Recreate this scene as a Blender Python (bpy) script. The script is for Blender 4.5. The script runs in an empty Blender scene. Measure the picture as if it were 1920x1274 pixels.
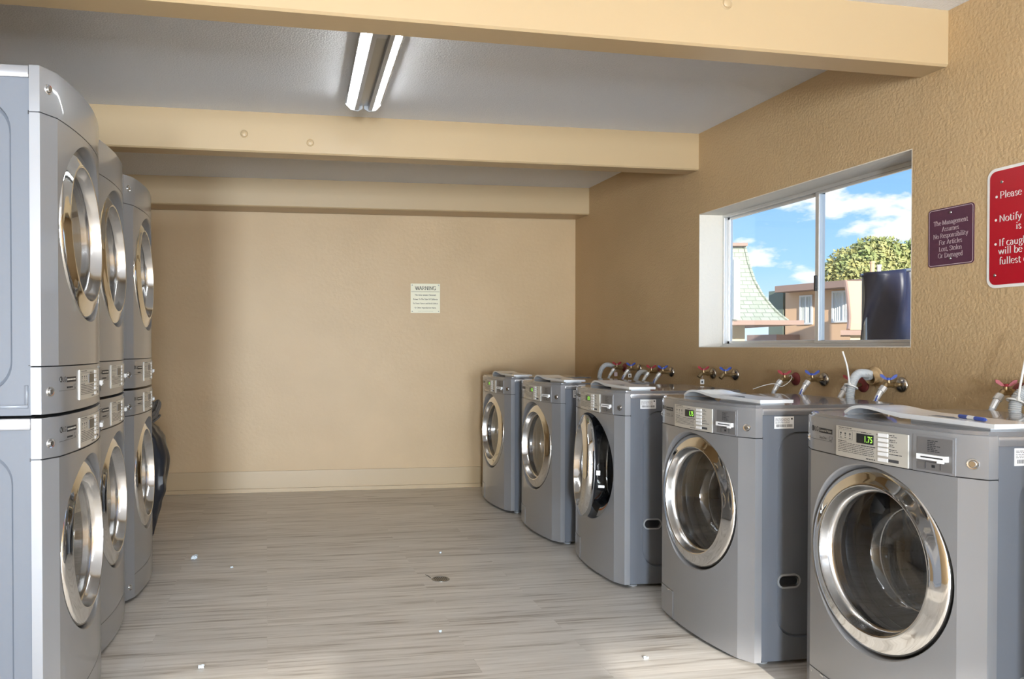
import bpy, bmesh, math, random
from mathutils import Vector, Matrix
random.seed(7)
PI = math.pi
SC = bpy.context.scene
COL = SC.collection

# ---------------------------------------------------------------- camera
CAM_H = 1.18
YAW = math.radians(10.17)          # the room's long axis runs left of the lens axis
PITCH = math.radians(0.7)
FPX = 1476.0
cam_d = bpy.data.cameras.new('camera')
cam_d.sensor_width = 36.0
cam_d.lens = FPX / 1920 * 36
cam_d.shift_x = (960 - 764.7) / 1920
cam_d.shift_y = (652 + FPX * math.tan(PITCH) - 637) / 1920
cam_d.clip_start = 0.05
cam_d.clip_end = 500
cam = bpy.data.objects.new('camera', cam_d)
COL.objects.link(cam)
cam.location = (0, 0, CAM_H)
cam.rotation_euler = (PI / 2 - PITCH, 0, -YAW)
SC.camera = cam
CAX = Vector((math.cos(YAW), -math.sin(YAW), 0))
CAY = Vector((math.sin(YAW), math.cos(YAW), 0))

SC.view_settings.view_transform = 'Standard'
SC.view_settings.look = 'None'
SC.view_settings.exposure = 0.75
SC.view_settings.gamma = 1.0
SC.view_settings.use_curve_mapping = False
SC.cycles.max_bounces = 10
SC.cycles.diffuse_bounces = 5
SC.cycles.glossy_bounces = 5
SC.cycles.transparent_max_bounces = 12
SC.cycles.sample_clamp_indirect = 6.0
SC.cycles.caustics_reflective = False
SC.cycles.caustics_refractive = False

# ---------------------------------------------------------------- world (sky with clouds)
W = bpy.data.worlds.new('sky')
SC.world = W
W.use_nodes = True
nt = W.node_tree
nt.nodes.clear()
def N(tree, t, **kw):
    n = tree.nodes.new(t)
    for k, v in kw.items():
        setattr(n, k, v)
    return n
L = nt.links.new
o_ = N(nt, 'ShaderNodeOutputWorld')
bg = N(nt, 'ShaderNodeBackground')
tc = N(nt, 'ShaderNodeTexCoord')
sx = N(nt, 'ShaderNodeSeparateXYZ')
L(tc.outputs['Generated'], sx.inputs[0])
rp = N(nt, 'ShaderNodeValToRGB')
rp.color_ramp.elements[0].position = 0.0
rp.color_ramp.elements[0].color = (0.74, 0.86, 0.96, 1)
rp.color_ramp.elements[1].position = 0.28
rp.color_ramp.elements[1].color = (0.13, 0.36, 0.88, 1)
e = rp.color_ramp.elements.new(0.09)
e.color = (0.37, 0.63, 0.94, 1)
L(sx.outputs[2], rp.inputs[0])
mp = N(nt, 'ShaderNodeMapping')
mp.inputs['Scale'].default_value = (1, 1, 2.4)
mp.inputs['Location'].default_value = (3.35, 1.2, 0.35)
L(tc.outputs['Generated'], mp.inputs[0])
nz = N(nt, 'ShaderNodeTexNoise')
nz.inputs['Scale'].default_value = 7.5
nz.inputs['Detail'].default_value = 7
nz.inputs['Roughness'].default_value = 0.55
L(mp.outputs[0], nz.inputs[0])
cr = N(nt, 'ShaderNodeValToRGB')
cr.color_ramp.elements[0].position = 0.515
cr.color_ramp.elements[0].color = (0, 0, 0, 1)
cr.color_ramp.elements[1].position = 0.575
cr.color_ramp.elements[1].color = (1, 1, 1, 1)
L(nz.outputs[0], cr.inputs[0])
mx = N(nt, 'ShaderNodeMix', data_type='RGBA')
mx.inputs[7].default_value = (0.93, 0.94, 0.97, 1)
L(cr.outputs[0], mx.inputs[0])
L(rp.outputs[0], mx.inputs[6])
L(mx.outputs[2], bg.inputs[0])
bg.inputs[1].default_value = 0.88
L(bg.outputs[0], o_.inputs[0])

# ---------------------------------------------------------------- sun and daylight at the two doorways behind the camera
def light(name, kind, loc, rot, energy, color, **kw):
    d = bpy.data.lights.new(name, kind)
    d.energy = energy
    d.color = color
    for k, v in kw.items():
        setattr(d, k, v)
    o = bpy.data.objects.new(name, d)
    COL.objects.link(o)
    o.location = loc
    o.rotation_euler = rot
    return o
SUN_E = math.radians(15.4)
light('sun', 'SUN', (0, -10, 8), (PI / 2 - SUN_E, 0, math.radians(-7)), 5.0, (1, 0.94, 0.85), angle=math.radians(0.9))
FY = -5.5                                            # front wall (behind the camera)
DOORS = [(-1.45, -0.77), (0.21, 1.85)]
for (x0, x1), en in zip(DOORS, (460, 280)):
    light('daylight', 'AREA', ((x0 + x1) / 2, FY - 0.2, 0.85), (PI / 2 + math.radians(10), 0, 0), en, (0.77, 0.88, 1.0),
          shape='RECTANGLE', size=x1 - x0, size_y=1.6)

# ---------------------------------------------------------------- materials
MATS = {}
def mat(name, color=(0.5, 0.5, 0.5), rough=0.5, metal=0.0, coat=0.0, coat_r=0.05, emis=None, es=1.0, spec=0.5):
    m = bpy.data.materials.new(name)
    m.use_nodes = True
    b = m.node_tree.nodes['Principled BSDF']
    b.inputs['Base Color'].default_value = (*color, 1)
    b.inputs['Roughness'].default_value = rough
    b.inputs['Metallic'].default_value = metal
    b.inputs['Coat Weight'].default_value = coat
    b.inputs['Coat Roughness'].default_value = coat_r
    b.inputs['Specular IOR Level'].default_value = spec
    if emis:
        b.inputs['Emission Color'].default_value = (*emis, 1)
        b.inputs['Emission Strength'].default_value = es
    MATS[name] = m
    return m
def bump(m, scale, strength, dist=0.01, detail=3, stretch=(1, 1, 1), coord='Object', vor=False):
    t = m.node_tree
    tc = N(t, 'ShaderNodeTexCoord')
    mp = N(t, 'ShaderNodeMapping')
    mp.inputs['Scale'].default_value = stretch
    t.links.new(tc.outputs[coord], mp.inputs[0])
    nz = N(t, 'ShaderNodeTexNoise')
    nz.inputs['Scale'].default_value = scale
    nz.inputs['Detail'].default_value = detail
    t.links.new(mp.outputs[0], nz.inputs[0])
    b = N(t, 'ShaderNodeBump')
    b.inputs['Strength'].default_value = strength
    b.inputs['Distance'].default_value = dist
    t.links.new(nz.outputs[0], b.inputs['Height'])
    p = t.nodes['Principled BSDF']
    t.links.new(b.outputs[0], p.inputs['Normal'])
    return nz
def vary(m, c1, c2, scale, detail=4, stretch=(1, 1, 1), lo=0.35, hi=0.65):
    t = m.node_tree
    tc = N(t, 'ShaderNodeTexCoord')
    mp = N(t, 'ShaderNodeMapping')
    mp.inputs['Scale'].default_value = stretch
    t.links.new(tc.outputs['Object'], mp.inputs[0])
    nz = N(t, 'ShaderNodeTexNoise')
    nz.inputs['Scale'].default_value = scale
    nz.inputs['Detail'].default_value = detail
    t.links.new(mp.outputs[0], nz.inputs[0])
    r = N(t, 'ShaderNodeValToRGB')
    r.color_ramp.elements[0].position = lo
    r.color_ramp.elements[0].color = (*c1, 1)
    r.color_ramp.elements[1].position = hi
    r.color_ramp.elements[1].color = (*c2, 1)
    t.links.new(nz.outputs[0], r.inputs[0])
    t.links.new(r.outputs[0], t.nodes['Principled BSDF'].inputs['Base Color'])

PAINT = (0.49, 0.345, 0.185)
m_wall = mat('beige stucco', PAINT, 0.55)
vary(m_wall, (0.475, 0.332, 0.177), (0.51, 0.36, 0.197), 2.2)
bump(m_wall, 85, 0.55, 0.006, 2.5)
m_back = mat('beige rolled paint', PAINT, 0.5)
vary(m_back, (0.475, 0.332, 0.177), (0.51, 0.36, 0.197), 1.7)
bump(m_back, 38, 0.22, 0.006, 3)
m_beam = mat('beige gloss paint on timber', (0.44, 0.32, 0.178), 0.38)
bump(m_beam, 30, 0.08, 0.004, 4, (0.15, 1, 1))
m_ceil = mat('grey popcorn ceiling', (0.70, 0.71, 0.73), 0.75)
bump(m_ceil, 130, 0.6, 0.006, 2)
m_silver = mat('silver paint', (0.258, 0.26, 0.27), 0.42, 0.32, 0.75, 0.06)
m_side = mat('blue grey enamel', (0.135, 0.148, 0.172), 0.5, 0.0, 0.15, 0.15, spec=0.35)
m_sidel = mat('light grey enamel', (0.42, 0.44, 0.46), 0.38, 0.3, 0.3, 0.12)
m_chrome = mat('chrome', (0.80, 0.80, 0.79), 0.045, 1.0)
m_chrome2 = mat('brushed chrome', (0.70, 0.70, 0.70), 0.16, 1.0)
m_drum = mat('drum steel', (0.34, 0.345, 0.36), 0.26, 1.0)
m_rub = mat('black rubber', (0.012, 0.013, 0.016), 0.4)
m_dark = mat('black plastic', (0.02, 0.021, 0.024), 0.3)
m_plate = mat('warm silver plate', (0.52, 0.50, 0.45), 0.35, 0.2)
m_card = mat('dark grey plate', (0.17, 0.165, 0.165), 0.4, 0.3)
m_white = mat('white plastic', (0.80, 0.81, 0.82), 0.28)
m_lid = mat('pale grey plastic', (0.70, 0.72, 0.74), 0.25, 0, 0.4)
m_ink = mat('dark print', (0.05, 0.05, 0.055), 0.6)
m_green = mat('green digits', (0.02, 0.1, 0.01), 0.5, emis=(0.35, 0.95, 0.08), es=1.3)
m_orange = mat('orange print', (0.75, 0.22, 0.03), 0.5)
m_brass = mat('aged brass', (0.36, 0.27, 0.15), 0.3, 0.9)
m_red = mat('red handle enamel', (0.33, 0.022, 0.035), 0.38)
m_redp = mat('red overspray', (0.24, 0.05, 0.05), 0.5, 0.3)
m_blue = mat('blue handle enamel', (0.03, 0.07, 0.36), 0.38)
m_flange = mat('tarnished chrome', (0.52, 0.48, 0.43), 0.24, 1.0)
m_hose = mat('grey hose', (0.44, 0.45, 0.46), 0.45)
m_drain = mat('corrugated grey hose', (0.50, 0.52, 0.53), 0.5)
m_tie = mat('natural nylon', (0.80, 0.79, 0.75), 0.4)
m_alu = mat('aluminium', (0.70, 0.70, 0.69), 0.38, 0.6)
m_black = mat('black print', (0.015, 0.014, 0.016), 0.6)
m_signr = mat('red sign enamel', (0.40, 0.006, 0.018), 0.3)
m_signw = mat('white sign enamel', (0.80, 0.79, 0.76), 0.35)
m_signp = mat('plum sign enamel', (0.085, 0.028, 0.055), 0.35)
m_pink = mat('pale pink print', (0.60, 0.50, 0.52), 0.5)
m_signc = mat('cream sign', (0.72, 0.68, 0.50), 0.45)
m_screw = mat('screw steel', (0.35, 0.34, 0.32), 0.35, 0.9)
m_fix = mat('white fixture enamel', (0.45, 0.46, 0.47), 0.4)
m_fixg = mat('grey fixture metal', (0.33, 0.34, 0.35), 0.3, 0.8)
m_tube = mat('fluorescent tube', (0.9, 0.9, 0.9), 0.4, emis=(0.95, 0.98, 1.0), es=30.0)
m_sack = mat('black sack film', (0.022, 0.025, 0.034), 0.28)
m_sackn = mat('grey brown lint', (0.13, 0.115, 0.10), 0.8)
m_shing = mat('pale green shingles', (0.40, 0.44, 0.34), 0.8)
m_shing2 = mat('dark green shingles', (0.16, 0.20, 0.16), 0.85)
m_fascia = mat('brown fascia', (0.34, 0.22, 0.17), 0.6)
m_stuc = mat('orange stucco', (0.74, 0.47, 0.28), 0.8)
m_stucy = mat('cream stucco', (0.72, 0.58, 0.36), 0.8)
m_curt = mat('white curtain', (0.70, 0.72, 0.68), 0.8)
m_winw = mat('white window trim', (0.75, 0.74, 0.70), 0.5)
m_tarp = mat('navy tarpaulin', (0.022, 0.026, 0.062), 0.42)
m_leaf = mat('tree foliage', (0.20, 0.24, 0.07), 0.7)
vary(m_leaf, (0.24, 0.30, 0.10), (0.50, 0.45, 0.17), 0.9, 3)
m_bark = mat('bark', (0.12, 0.09, 0.06), 0.9)
m_lit_reveal = mat('light bleached stucco', (0.74, 0.68, 0.58), 0.6)  # wall stucco with bleaching daylight put into its colour
bump(m_lit_reveal, 60, 0.3, 0.006, 2)
m_ground = mat('asphalt and paving', (0.34, 0.33, 0.31), 0.9)
m_walk = mat('concrete walkway', (0.5, 0.49, 0.46), 0.8)
m_lint = mat('blue white lint', (0.62, 0.68, 0.72), 0.9)

# floor: pale vinyl planks running across the room
m_floor = mat('vinyl planks', (0.5, 0.45, 0.38), 0.36)
t = m_floor.node_tree
tc = N(t, 'ShaderNodeTexCoord')
bk = N(t, 'ShaderNodeTexBrick')
bk.offset = 0.37
bk.inputs['Scale'].default_value = 1.0
bk.inputs['Brick Width'].default_value = 1.22
bk.inputs['Row Height'].default_value = 0.125
bk.inputs['Mortar Size'].default_value = 0.0008
bk.inputs['Bias'].default_value = 0.0
bk.inputs['Color1'].default_value = (0.0, 0.0, 0.0, 1)
bk.inputs['Color2'].default_value = (1, 1, 1, 1)
bk.inputs['Mortar'].default_value = (0.2, 0.2, 0.2, 1)
t.links.new(tc.outputs['Object'], bk.inputs[0])
sp = N(t, 'ShaderNodeSeparateXYZ')
t.links.new(tc.outputs['Object'], sp.inputs[0])
cb = N(t, 'ShaderNodeCombineXYZ')
ad = N(t, 'ShaderNodeMath', operation='MULTIPLY_ADD')
t.links.new(bk.outputs['Color'], ad.inputs[0])
ad.inputs[1].default_value = 7.0
t.links.new(sp.outputs[0], ad.inputs[2])
t.links.new(ad.outputs[0], cb.inputs[0])
t.links.new(sp.outputs[1], cb.inputs[1])
t.links.new(bk.outputs['Color'], cb.inputs[2])
mp = N(t, 'ShaderNodeMapping')
mp.inputs['Scale'].default_value = (1.3, 26, 5)
t.links.new(cb.outputs[0], mp.inputs[0])
n1 = N(t, 'ShaderNodeTexNoise')
n1.inputs['Scale'].default_value = 1.6
n1.inputs['Detail'].default_value = 6
n1.inputs['Roughness'].default_value = 0.62
n1.inputs['Distortion'].default_value = 0.4
t.links.new(mp.outputs[0], n1.inputs[0])
r1 = N(t, 'ShaderNodeValToRGB')
r1.color_ramp.elements[0].position = 0.30
r1.color_ramp.elements[0].color = (0.31, 0.265, 0.22, 1)
r1.color_ramp.elements[1].position = 0.68
r1.color_ramp.elements[1].color = (0.73, 0.70, 0.655, 1)
e = r1.color_ramp.elements.new(0.47)
e.color = (0.61, 0.575, 0.525, 1)
t.links.new(n1.outputs[0], r1.inputs[0])
mm = N(t, 'ShaderNodeMix', data_type='RGBA', blend_type='MULTIPLY')
mm.inputs[0].default_value = 1.0
t.links.new(r1.outputs[0], mm.inputs[6])
mr = N(t, 'ShaderNodeMapRange')
mr.inputs['To Min'].default_value = 0.9
mr.inputs['To Max'].default_value = 1.06
t.links.new(bk.outputs['Color'], mr.inputs[0])
t.links.new(mr.outputs[0], mm.inputs[7])
t.links.new(mm.outputs[2], t.nodes['Principled BSDF'].inputs['Base Color'])

# shingle courses
t = m_shing.node_tree
tc = N(t, 'ShaderNodeTexCoord')
sp = N(t, 'ShaderNodeSeparateXYZ')
t.links.new(tc.outputs['Object'], sp.inputs[0])
cb = N(t, 'ShaderNodeCombineXYZ')
t.links.new(sp.outputs[0], cb.inputs[0])
t.links.new(sp.outputs[2], cb.inputs[1])
bk = N(t, 'ShaderNodeTexBrick')
bk.inputs['Scale'].default_value = 1
bk.inputs['Brick Width'].default_value = 0.14
bk.inputs['Row Height'].default_value = 0.066
bk.inputs['Mortar Size'].default_value = 0.006
bk.inputs['Color1'].default_value = (0.36, 0.39, 0.31, 1)
bk.inputs['Color2'].default_value = (0.43, 0.45, 0.37, 1)
bk.inputs['Mortar'].default_value = (0.23, 0.26, 0.20, 1)
t.links.new(cb.outputs[0], bk.inputs[0])
t.links.new(bk.outputs[0], t.nodes['Principled BSDF'].inputs['Base Color'])

def thin_glass(name, tint, mixlo, rough=0.0):
    m = bpy.data.materials.new(name)
    m.use_nodes = True
    t = m.node_tree
    t.nodes.clear()
    o = N(t, 'ShaderNodeOutputMaterial')
    tr = N(t, 'ShaderNodeBsdfTransparent')
    tr.inputs[0].default_value = (*tint, 1)
    gl = N(t, 'ShaderNodeBsdfGlossy')
    gl.inputs['Roughness'].default_value = rough
    lw = N(t, 'ShaderNodeLayerWeight')
    lw.inputs[0].default_value = 0.5
    pw = N(t, 'ShaderNodeMath', operation='POWER')
    pw.inputs[1].default_value = 5.0
    t.links.new(lw.outputs['Facing'], pw.inputs[0])
    mm = N(t, 'ShaderNodeMixShader')
    ma = N(t, 'ShaderNodeMath', operation='MULTIPLY_ADD')
    ma.inputs[1].default_value = 0.9
    ma.inputs[2].default_value = 0.035 + mixlo
    t.links.new(pw.outputs[0], ma.inputs[0])
    t.links.new(ma.outputs[0], mm.inputs[0])
    t.links.new(tr.outputs[0], mm.inputs[1])
    t.links.new(gl.outputs[0], mm.inputs[2])
    t.links.new(mm.outputs[0], o.inputs[0])
    MATS[name] = m
    return m
m_pane = thin_glass('window glass', (0.93, 0.95, 0.95), 0.0)
m_bowl = thin_glass('door glass', (0.86, 0.88, 0.90), 0.10, 0.02)
m_lens = thin_glass('prismatic lens', (0.9, 0.9, 0.9), 0.03, 0.15)

# perforated drum wall
t = m_drum.node_tree
tc = N(t, 'ShaderNodeTexCoord')
vo = N(t, 'ShaderNodeTexVoronoi')
vo.inputs['Scale'].default_value = 55
vo.inputs['Randomness'].default_value = 0.1
t.links.new(tc.outputs['Object'], vo.inputs[0])
rr = N(t, 'ShaderNodeValToRGB')
rr.color_ramp.elements[0].position = 0.16
rr.color_ramp.elements[0].color = (0.04, 0.04, 0.045, 1)
rr.color_ramp.elements[1].position = 0.22
rr.color_ramp.elements[1].color = (0.42, 0.425, 0.44, 1)
t.links.new(vo.outputs['Distance'], rr.inputs[0])
t.links.new(rr.outputs[0], t.nodes['Principled BSDF'].inputs['Base Color'])

# ---------------------------------------------------------------- object helpers
def tag(o, label=None, cat=None, group=None, kind=None):
    if label: o['label'] = label
    if cat: o['category'] = cat
    if group: o['group'] = group
    if kind: o['kind'] = kind
    return o
def empty(name, loc=(0, 0, 0), rz=0.0):
    o = bpy.data.objects.new(name, None)
    COL.objects.link(o)
    o.empty_display_size = 0.1
    o.location = loc
    o.rotation_euler = (0, 0, rz)
    return o
def copy_tree(o, parent=None):
    c = o.copy()
    COL.objects.link(c)
    c.parent = parent
    for ch in list(o.children):
        copy_tree(ch, c)
    return c

class MB:
    """collects shapes, then links them as ONE mesh object"""
    def __init__(self):
        self.bm = bmesh.new()
        self.mi = 0
        self.sm = False
    def face(self, vs):
        try:
            f = self.bm.faces.new(vs)
        except ValueError:
            return None
        f.material_index = self.mi
        f.smooth = self.sm
        return f
    def v(self, p):
        return self.bm.verts.new(p)
    def poly(self, pts):
        return self.face([self.v(p) for p in pts])
    def box(self, a, b, bev=0.0):
        x0, y0, z0 = a
        x1, y1, z1 = b
        x0, x1 = min(x0, x1), max(x0, x1)
        y0, y1 = min(y0, y1), max(y0, y1)
        z0, z1 = min(z0, z1), max(z0, z1)
        p = [self.v(q) for q in ((x0, y0, z0), (x1, y0, z0), (x1, y1, z0), (x0, y1, z0), (x0, y0, z1), (x1, y0, z1), (x1, y1, z1), (x0, y1, z1))]
        fs = [self.face([p[i] for i in q]) for q in ((3, 2, 1, 0), (4, 5, 6, 7), (0, 1, 5, 4), (1, 2, 6, 5), (2, 3, 7, 6), (3, 0, 4, 7))]
        if bev > 0:
            es = set()
            for f in fs:
                es.update(f.edges)
            r = bmesh.ops.bevel(self.bm, geom=list(es), offset=bev, segments=2, profile=0.5, affect='EDGES')
            for f in r['faces']:
                f.material_index = self.mi
        return self
    def hexa(self, pts):
        """8 points: bottom 4 then top 4"""
        p = [self.v(q) for q in pts]
        for q in ((3, 2, 1, 0), (4, 5, 6, 7), (0, 1, 5, 4), (1, 2, 6, 5), (2, 3, 7, 6), (3, 0, 4, 7)):
            self.face([p[i] for i in q])
        return self
    def prism(self, pts, off, caps=True):
        """closed polygon swept by the vector off"""
        off = Vector(off)
        a = [self.v(p) for p in pts]
        b = [self.v(Vector(p) + off) for p in pts]
        n = len(a)
        for i in range(n):
            self.face([a[i], a[(i + 1) % n], b[(i + 1) % n], b[i]])
        if caps:
            self.face(a[::-1])
            self.face(b)
        return self
    def lathe(self, prof, n=48, c=(0, 0, 0), axis='y', a0=0.0, a1=2 * PI):
        """profile of (radius, along) turned about an axis through c"""
        c = Vector(c)
        full = abs(a1 - a0 - 2 * PI) < 1e-6
        rings = []
        k = n if full else n + 1
        for r, h in prof:
            if r < 1e-6:
                q = {'y': (0, h, 0), 'z': (0, 0, h), 'x': (h, 0, 0)}[axis]
                rings.append([self.v(c + Vector(q))])
                continue
            ring = []
            for i in range(k):
                a = a0 + (a1 - a0) * i / n
                s, t = r * math.cos(a), r * math.sin(a)
                q = {'y': (s, h, t), 'z': (s, t, h), 'x': (h, s, t)}[axis]
                ring.append(self.v(c + Vector(q)))
            rings.append(ring)
        for ra, rb in zip(rings, rings[1:]):
            if len(ra) == 1 and len(rb) == 1:
                continue
            m = n if full else n
            for i in range(m):
                j = (i + 1) % k
                if len(ra) == 1:
                    self.face([ra[0], rb[i], rb[j]])
                elif len(rb) == 1:
                    self.face([ra[i], rb[0], ra[j]])
                else:
                    self.face([ra[i], rb[i], rb[j], ra[j]])
        return self
    def tube(self, pts, r, n=10, caps=True):
        pts = [Vector(p) for p in pts]
        rs = r if isinstance(r, (list, tuple)) else [r] * len(pts)
        rings = []
        up = None
        for i, p in enumerate(pts):
            d = (pts[min(i + 1, len(pts) - 1)] - pts[max(i - 1, 0)]).normalized()
            if up is None:
                up = Vector((0, 0, 1)) if abs(d.z) < 0.9 else Vector((0, 1, 0))
            u = (up - d * up.dot(d))
            if u.length < 1e-5:
                u = d.orthogonal()
            u.normalize()
            w = d.cross(u)
            up = u
            rings.append([self.v(p + rs[i] * (math.cos(2 * PI * k / n) * u + math.sin(2 * PI * k / n) * w)) for k in range(n)])
        for a, b in zip(rings, rings[1:]):
            for k in range(n):
                self.face([a[k], a[(k + 1) % n], b[(k + 1) % n], b[k]])
        if caps:
            self.face(rings[0][::-1])
            self.face(rings[-1])
        return self
    def build(self, name, mats, parent=None, loc=None, smooth=None, fix=True):
        if fix:
            bmesh.ops.recalc_face_normals(self.bm, faces=self.bm.faces[:])
        me = bpy.data.meshes.new(name)
        self.bm.to_mesh(me)
        self.bm.free()
        for m in (mats if isinstance(mats, (list, tuple)) else [mats]):
            me.materials.append(m)
        if smooth is not None:
            me.shade_smooth()
            me.set_sharp_from_angle(angle=math.radians(smooth))
        o = bpy.data.objects.new(name, me)
        COL.objects.link(o)
        if parent is not None:
            o.parent = parent
        if loc is not None:
            o.location = loc
        return o

def spline(pts, n=8):
    """Catmull-Rom through points"""
    P = [Vector(p) for p in pts]
    out = []
    for i in range(len(P) - 1):
        p0, p1, p2, p3 = P[max(i - 1, 0)], P[i], P[i + 1], P[min(i + 2, len(P) - 1)]
        for k in range(n):
            t = k / n
            out.append(0.5 * ((2 * p1) + (p2 - p0) * t + (2 * p0 - 5 * p1 + 4 * p2 - p3) * t * t + (3 * p1 - p0 - 3 * p2 + p3) * t ** 3))
    out.append(P[-1])
    return out
def rrect(x0, z0, x1, z1, r, n=6):
    """rounded rectangle outline as 2-D points"""
    out = []
    for cx, cz, a in ((x1 - r, z1 - r, 0), (x0 + r, z1 - r, PI / 2), (x0 + r, z0 + r, PI), (x1 - r, z0 + r, 1.5 * PI)):
        for i in range(n + 1):
            b = a + PI / 2 * i / n
            out.append((cx + r * math.cos(b), cz + r * math.sin(b)))
    return out

# lettering: sans from Blender's own font, serif drawn with a broad pen
_font_cache = {}
def sans(mb, text, size, to3, align='LEFT', sx=1.0):
    """flat letters; to3 maps (x, y) on the sign to 3-D"""
    key = (text, align)
    if key not in _font_cache:
        c = bpy.data.curves.new('lettering', 'FONT')
        c.body = text
        c.size = 1.0
        c.align_x = align
        c.resolution_u = 3
        o = bpy.data.objects.new('lettering', c)
        COL.objects.link(o)
        dg = bpy.context.evaluated_depsgraph_get()
        ev = o.evaluated_get(dg)
        me = ev.to_mesh()
        _font_cache[key] = ([tuple(v.co) for v in me.vertices], [list(p.vertices) for p in me.polygons])
        ev.to_mesh_clear()
        bpy.data.objects.remove(o)
        bpy.data.curves.remove(c)
    vs, fs = _font_cache[key]
    bv = [mb.v(to3(x * size * sx, y * size)) for x, y, z in vs]
    for f in fs:
        mb.face([bv[i] for i in f])

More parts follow.
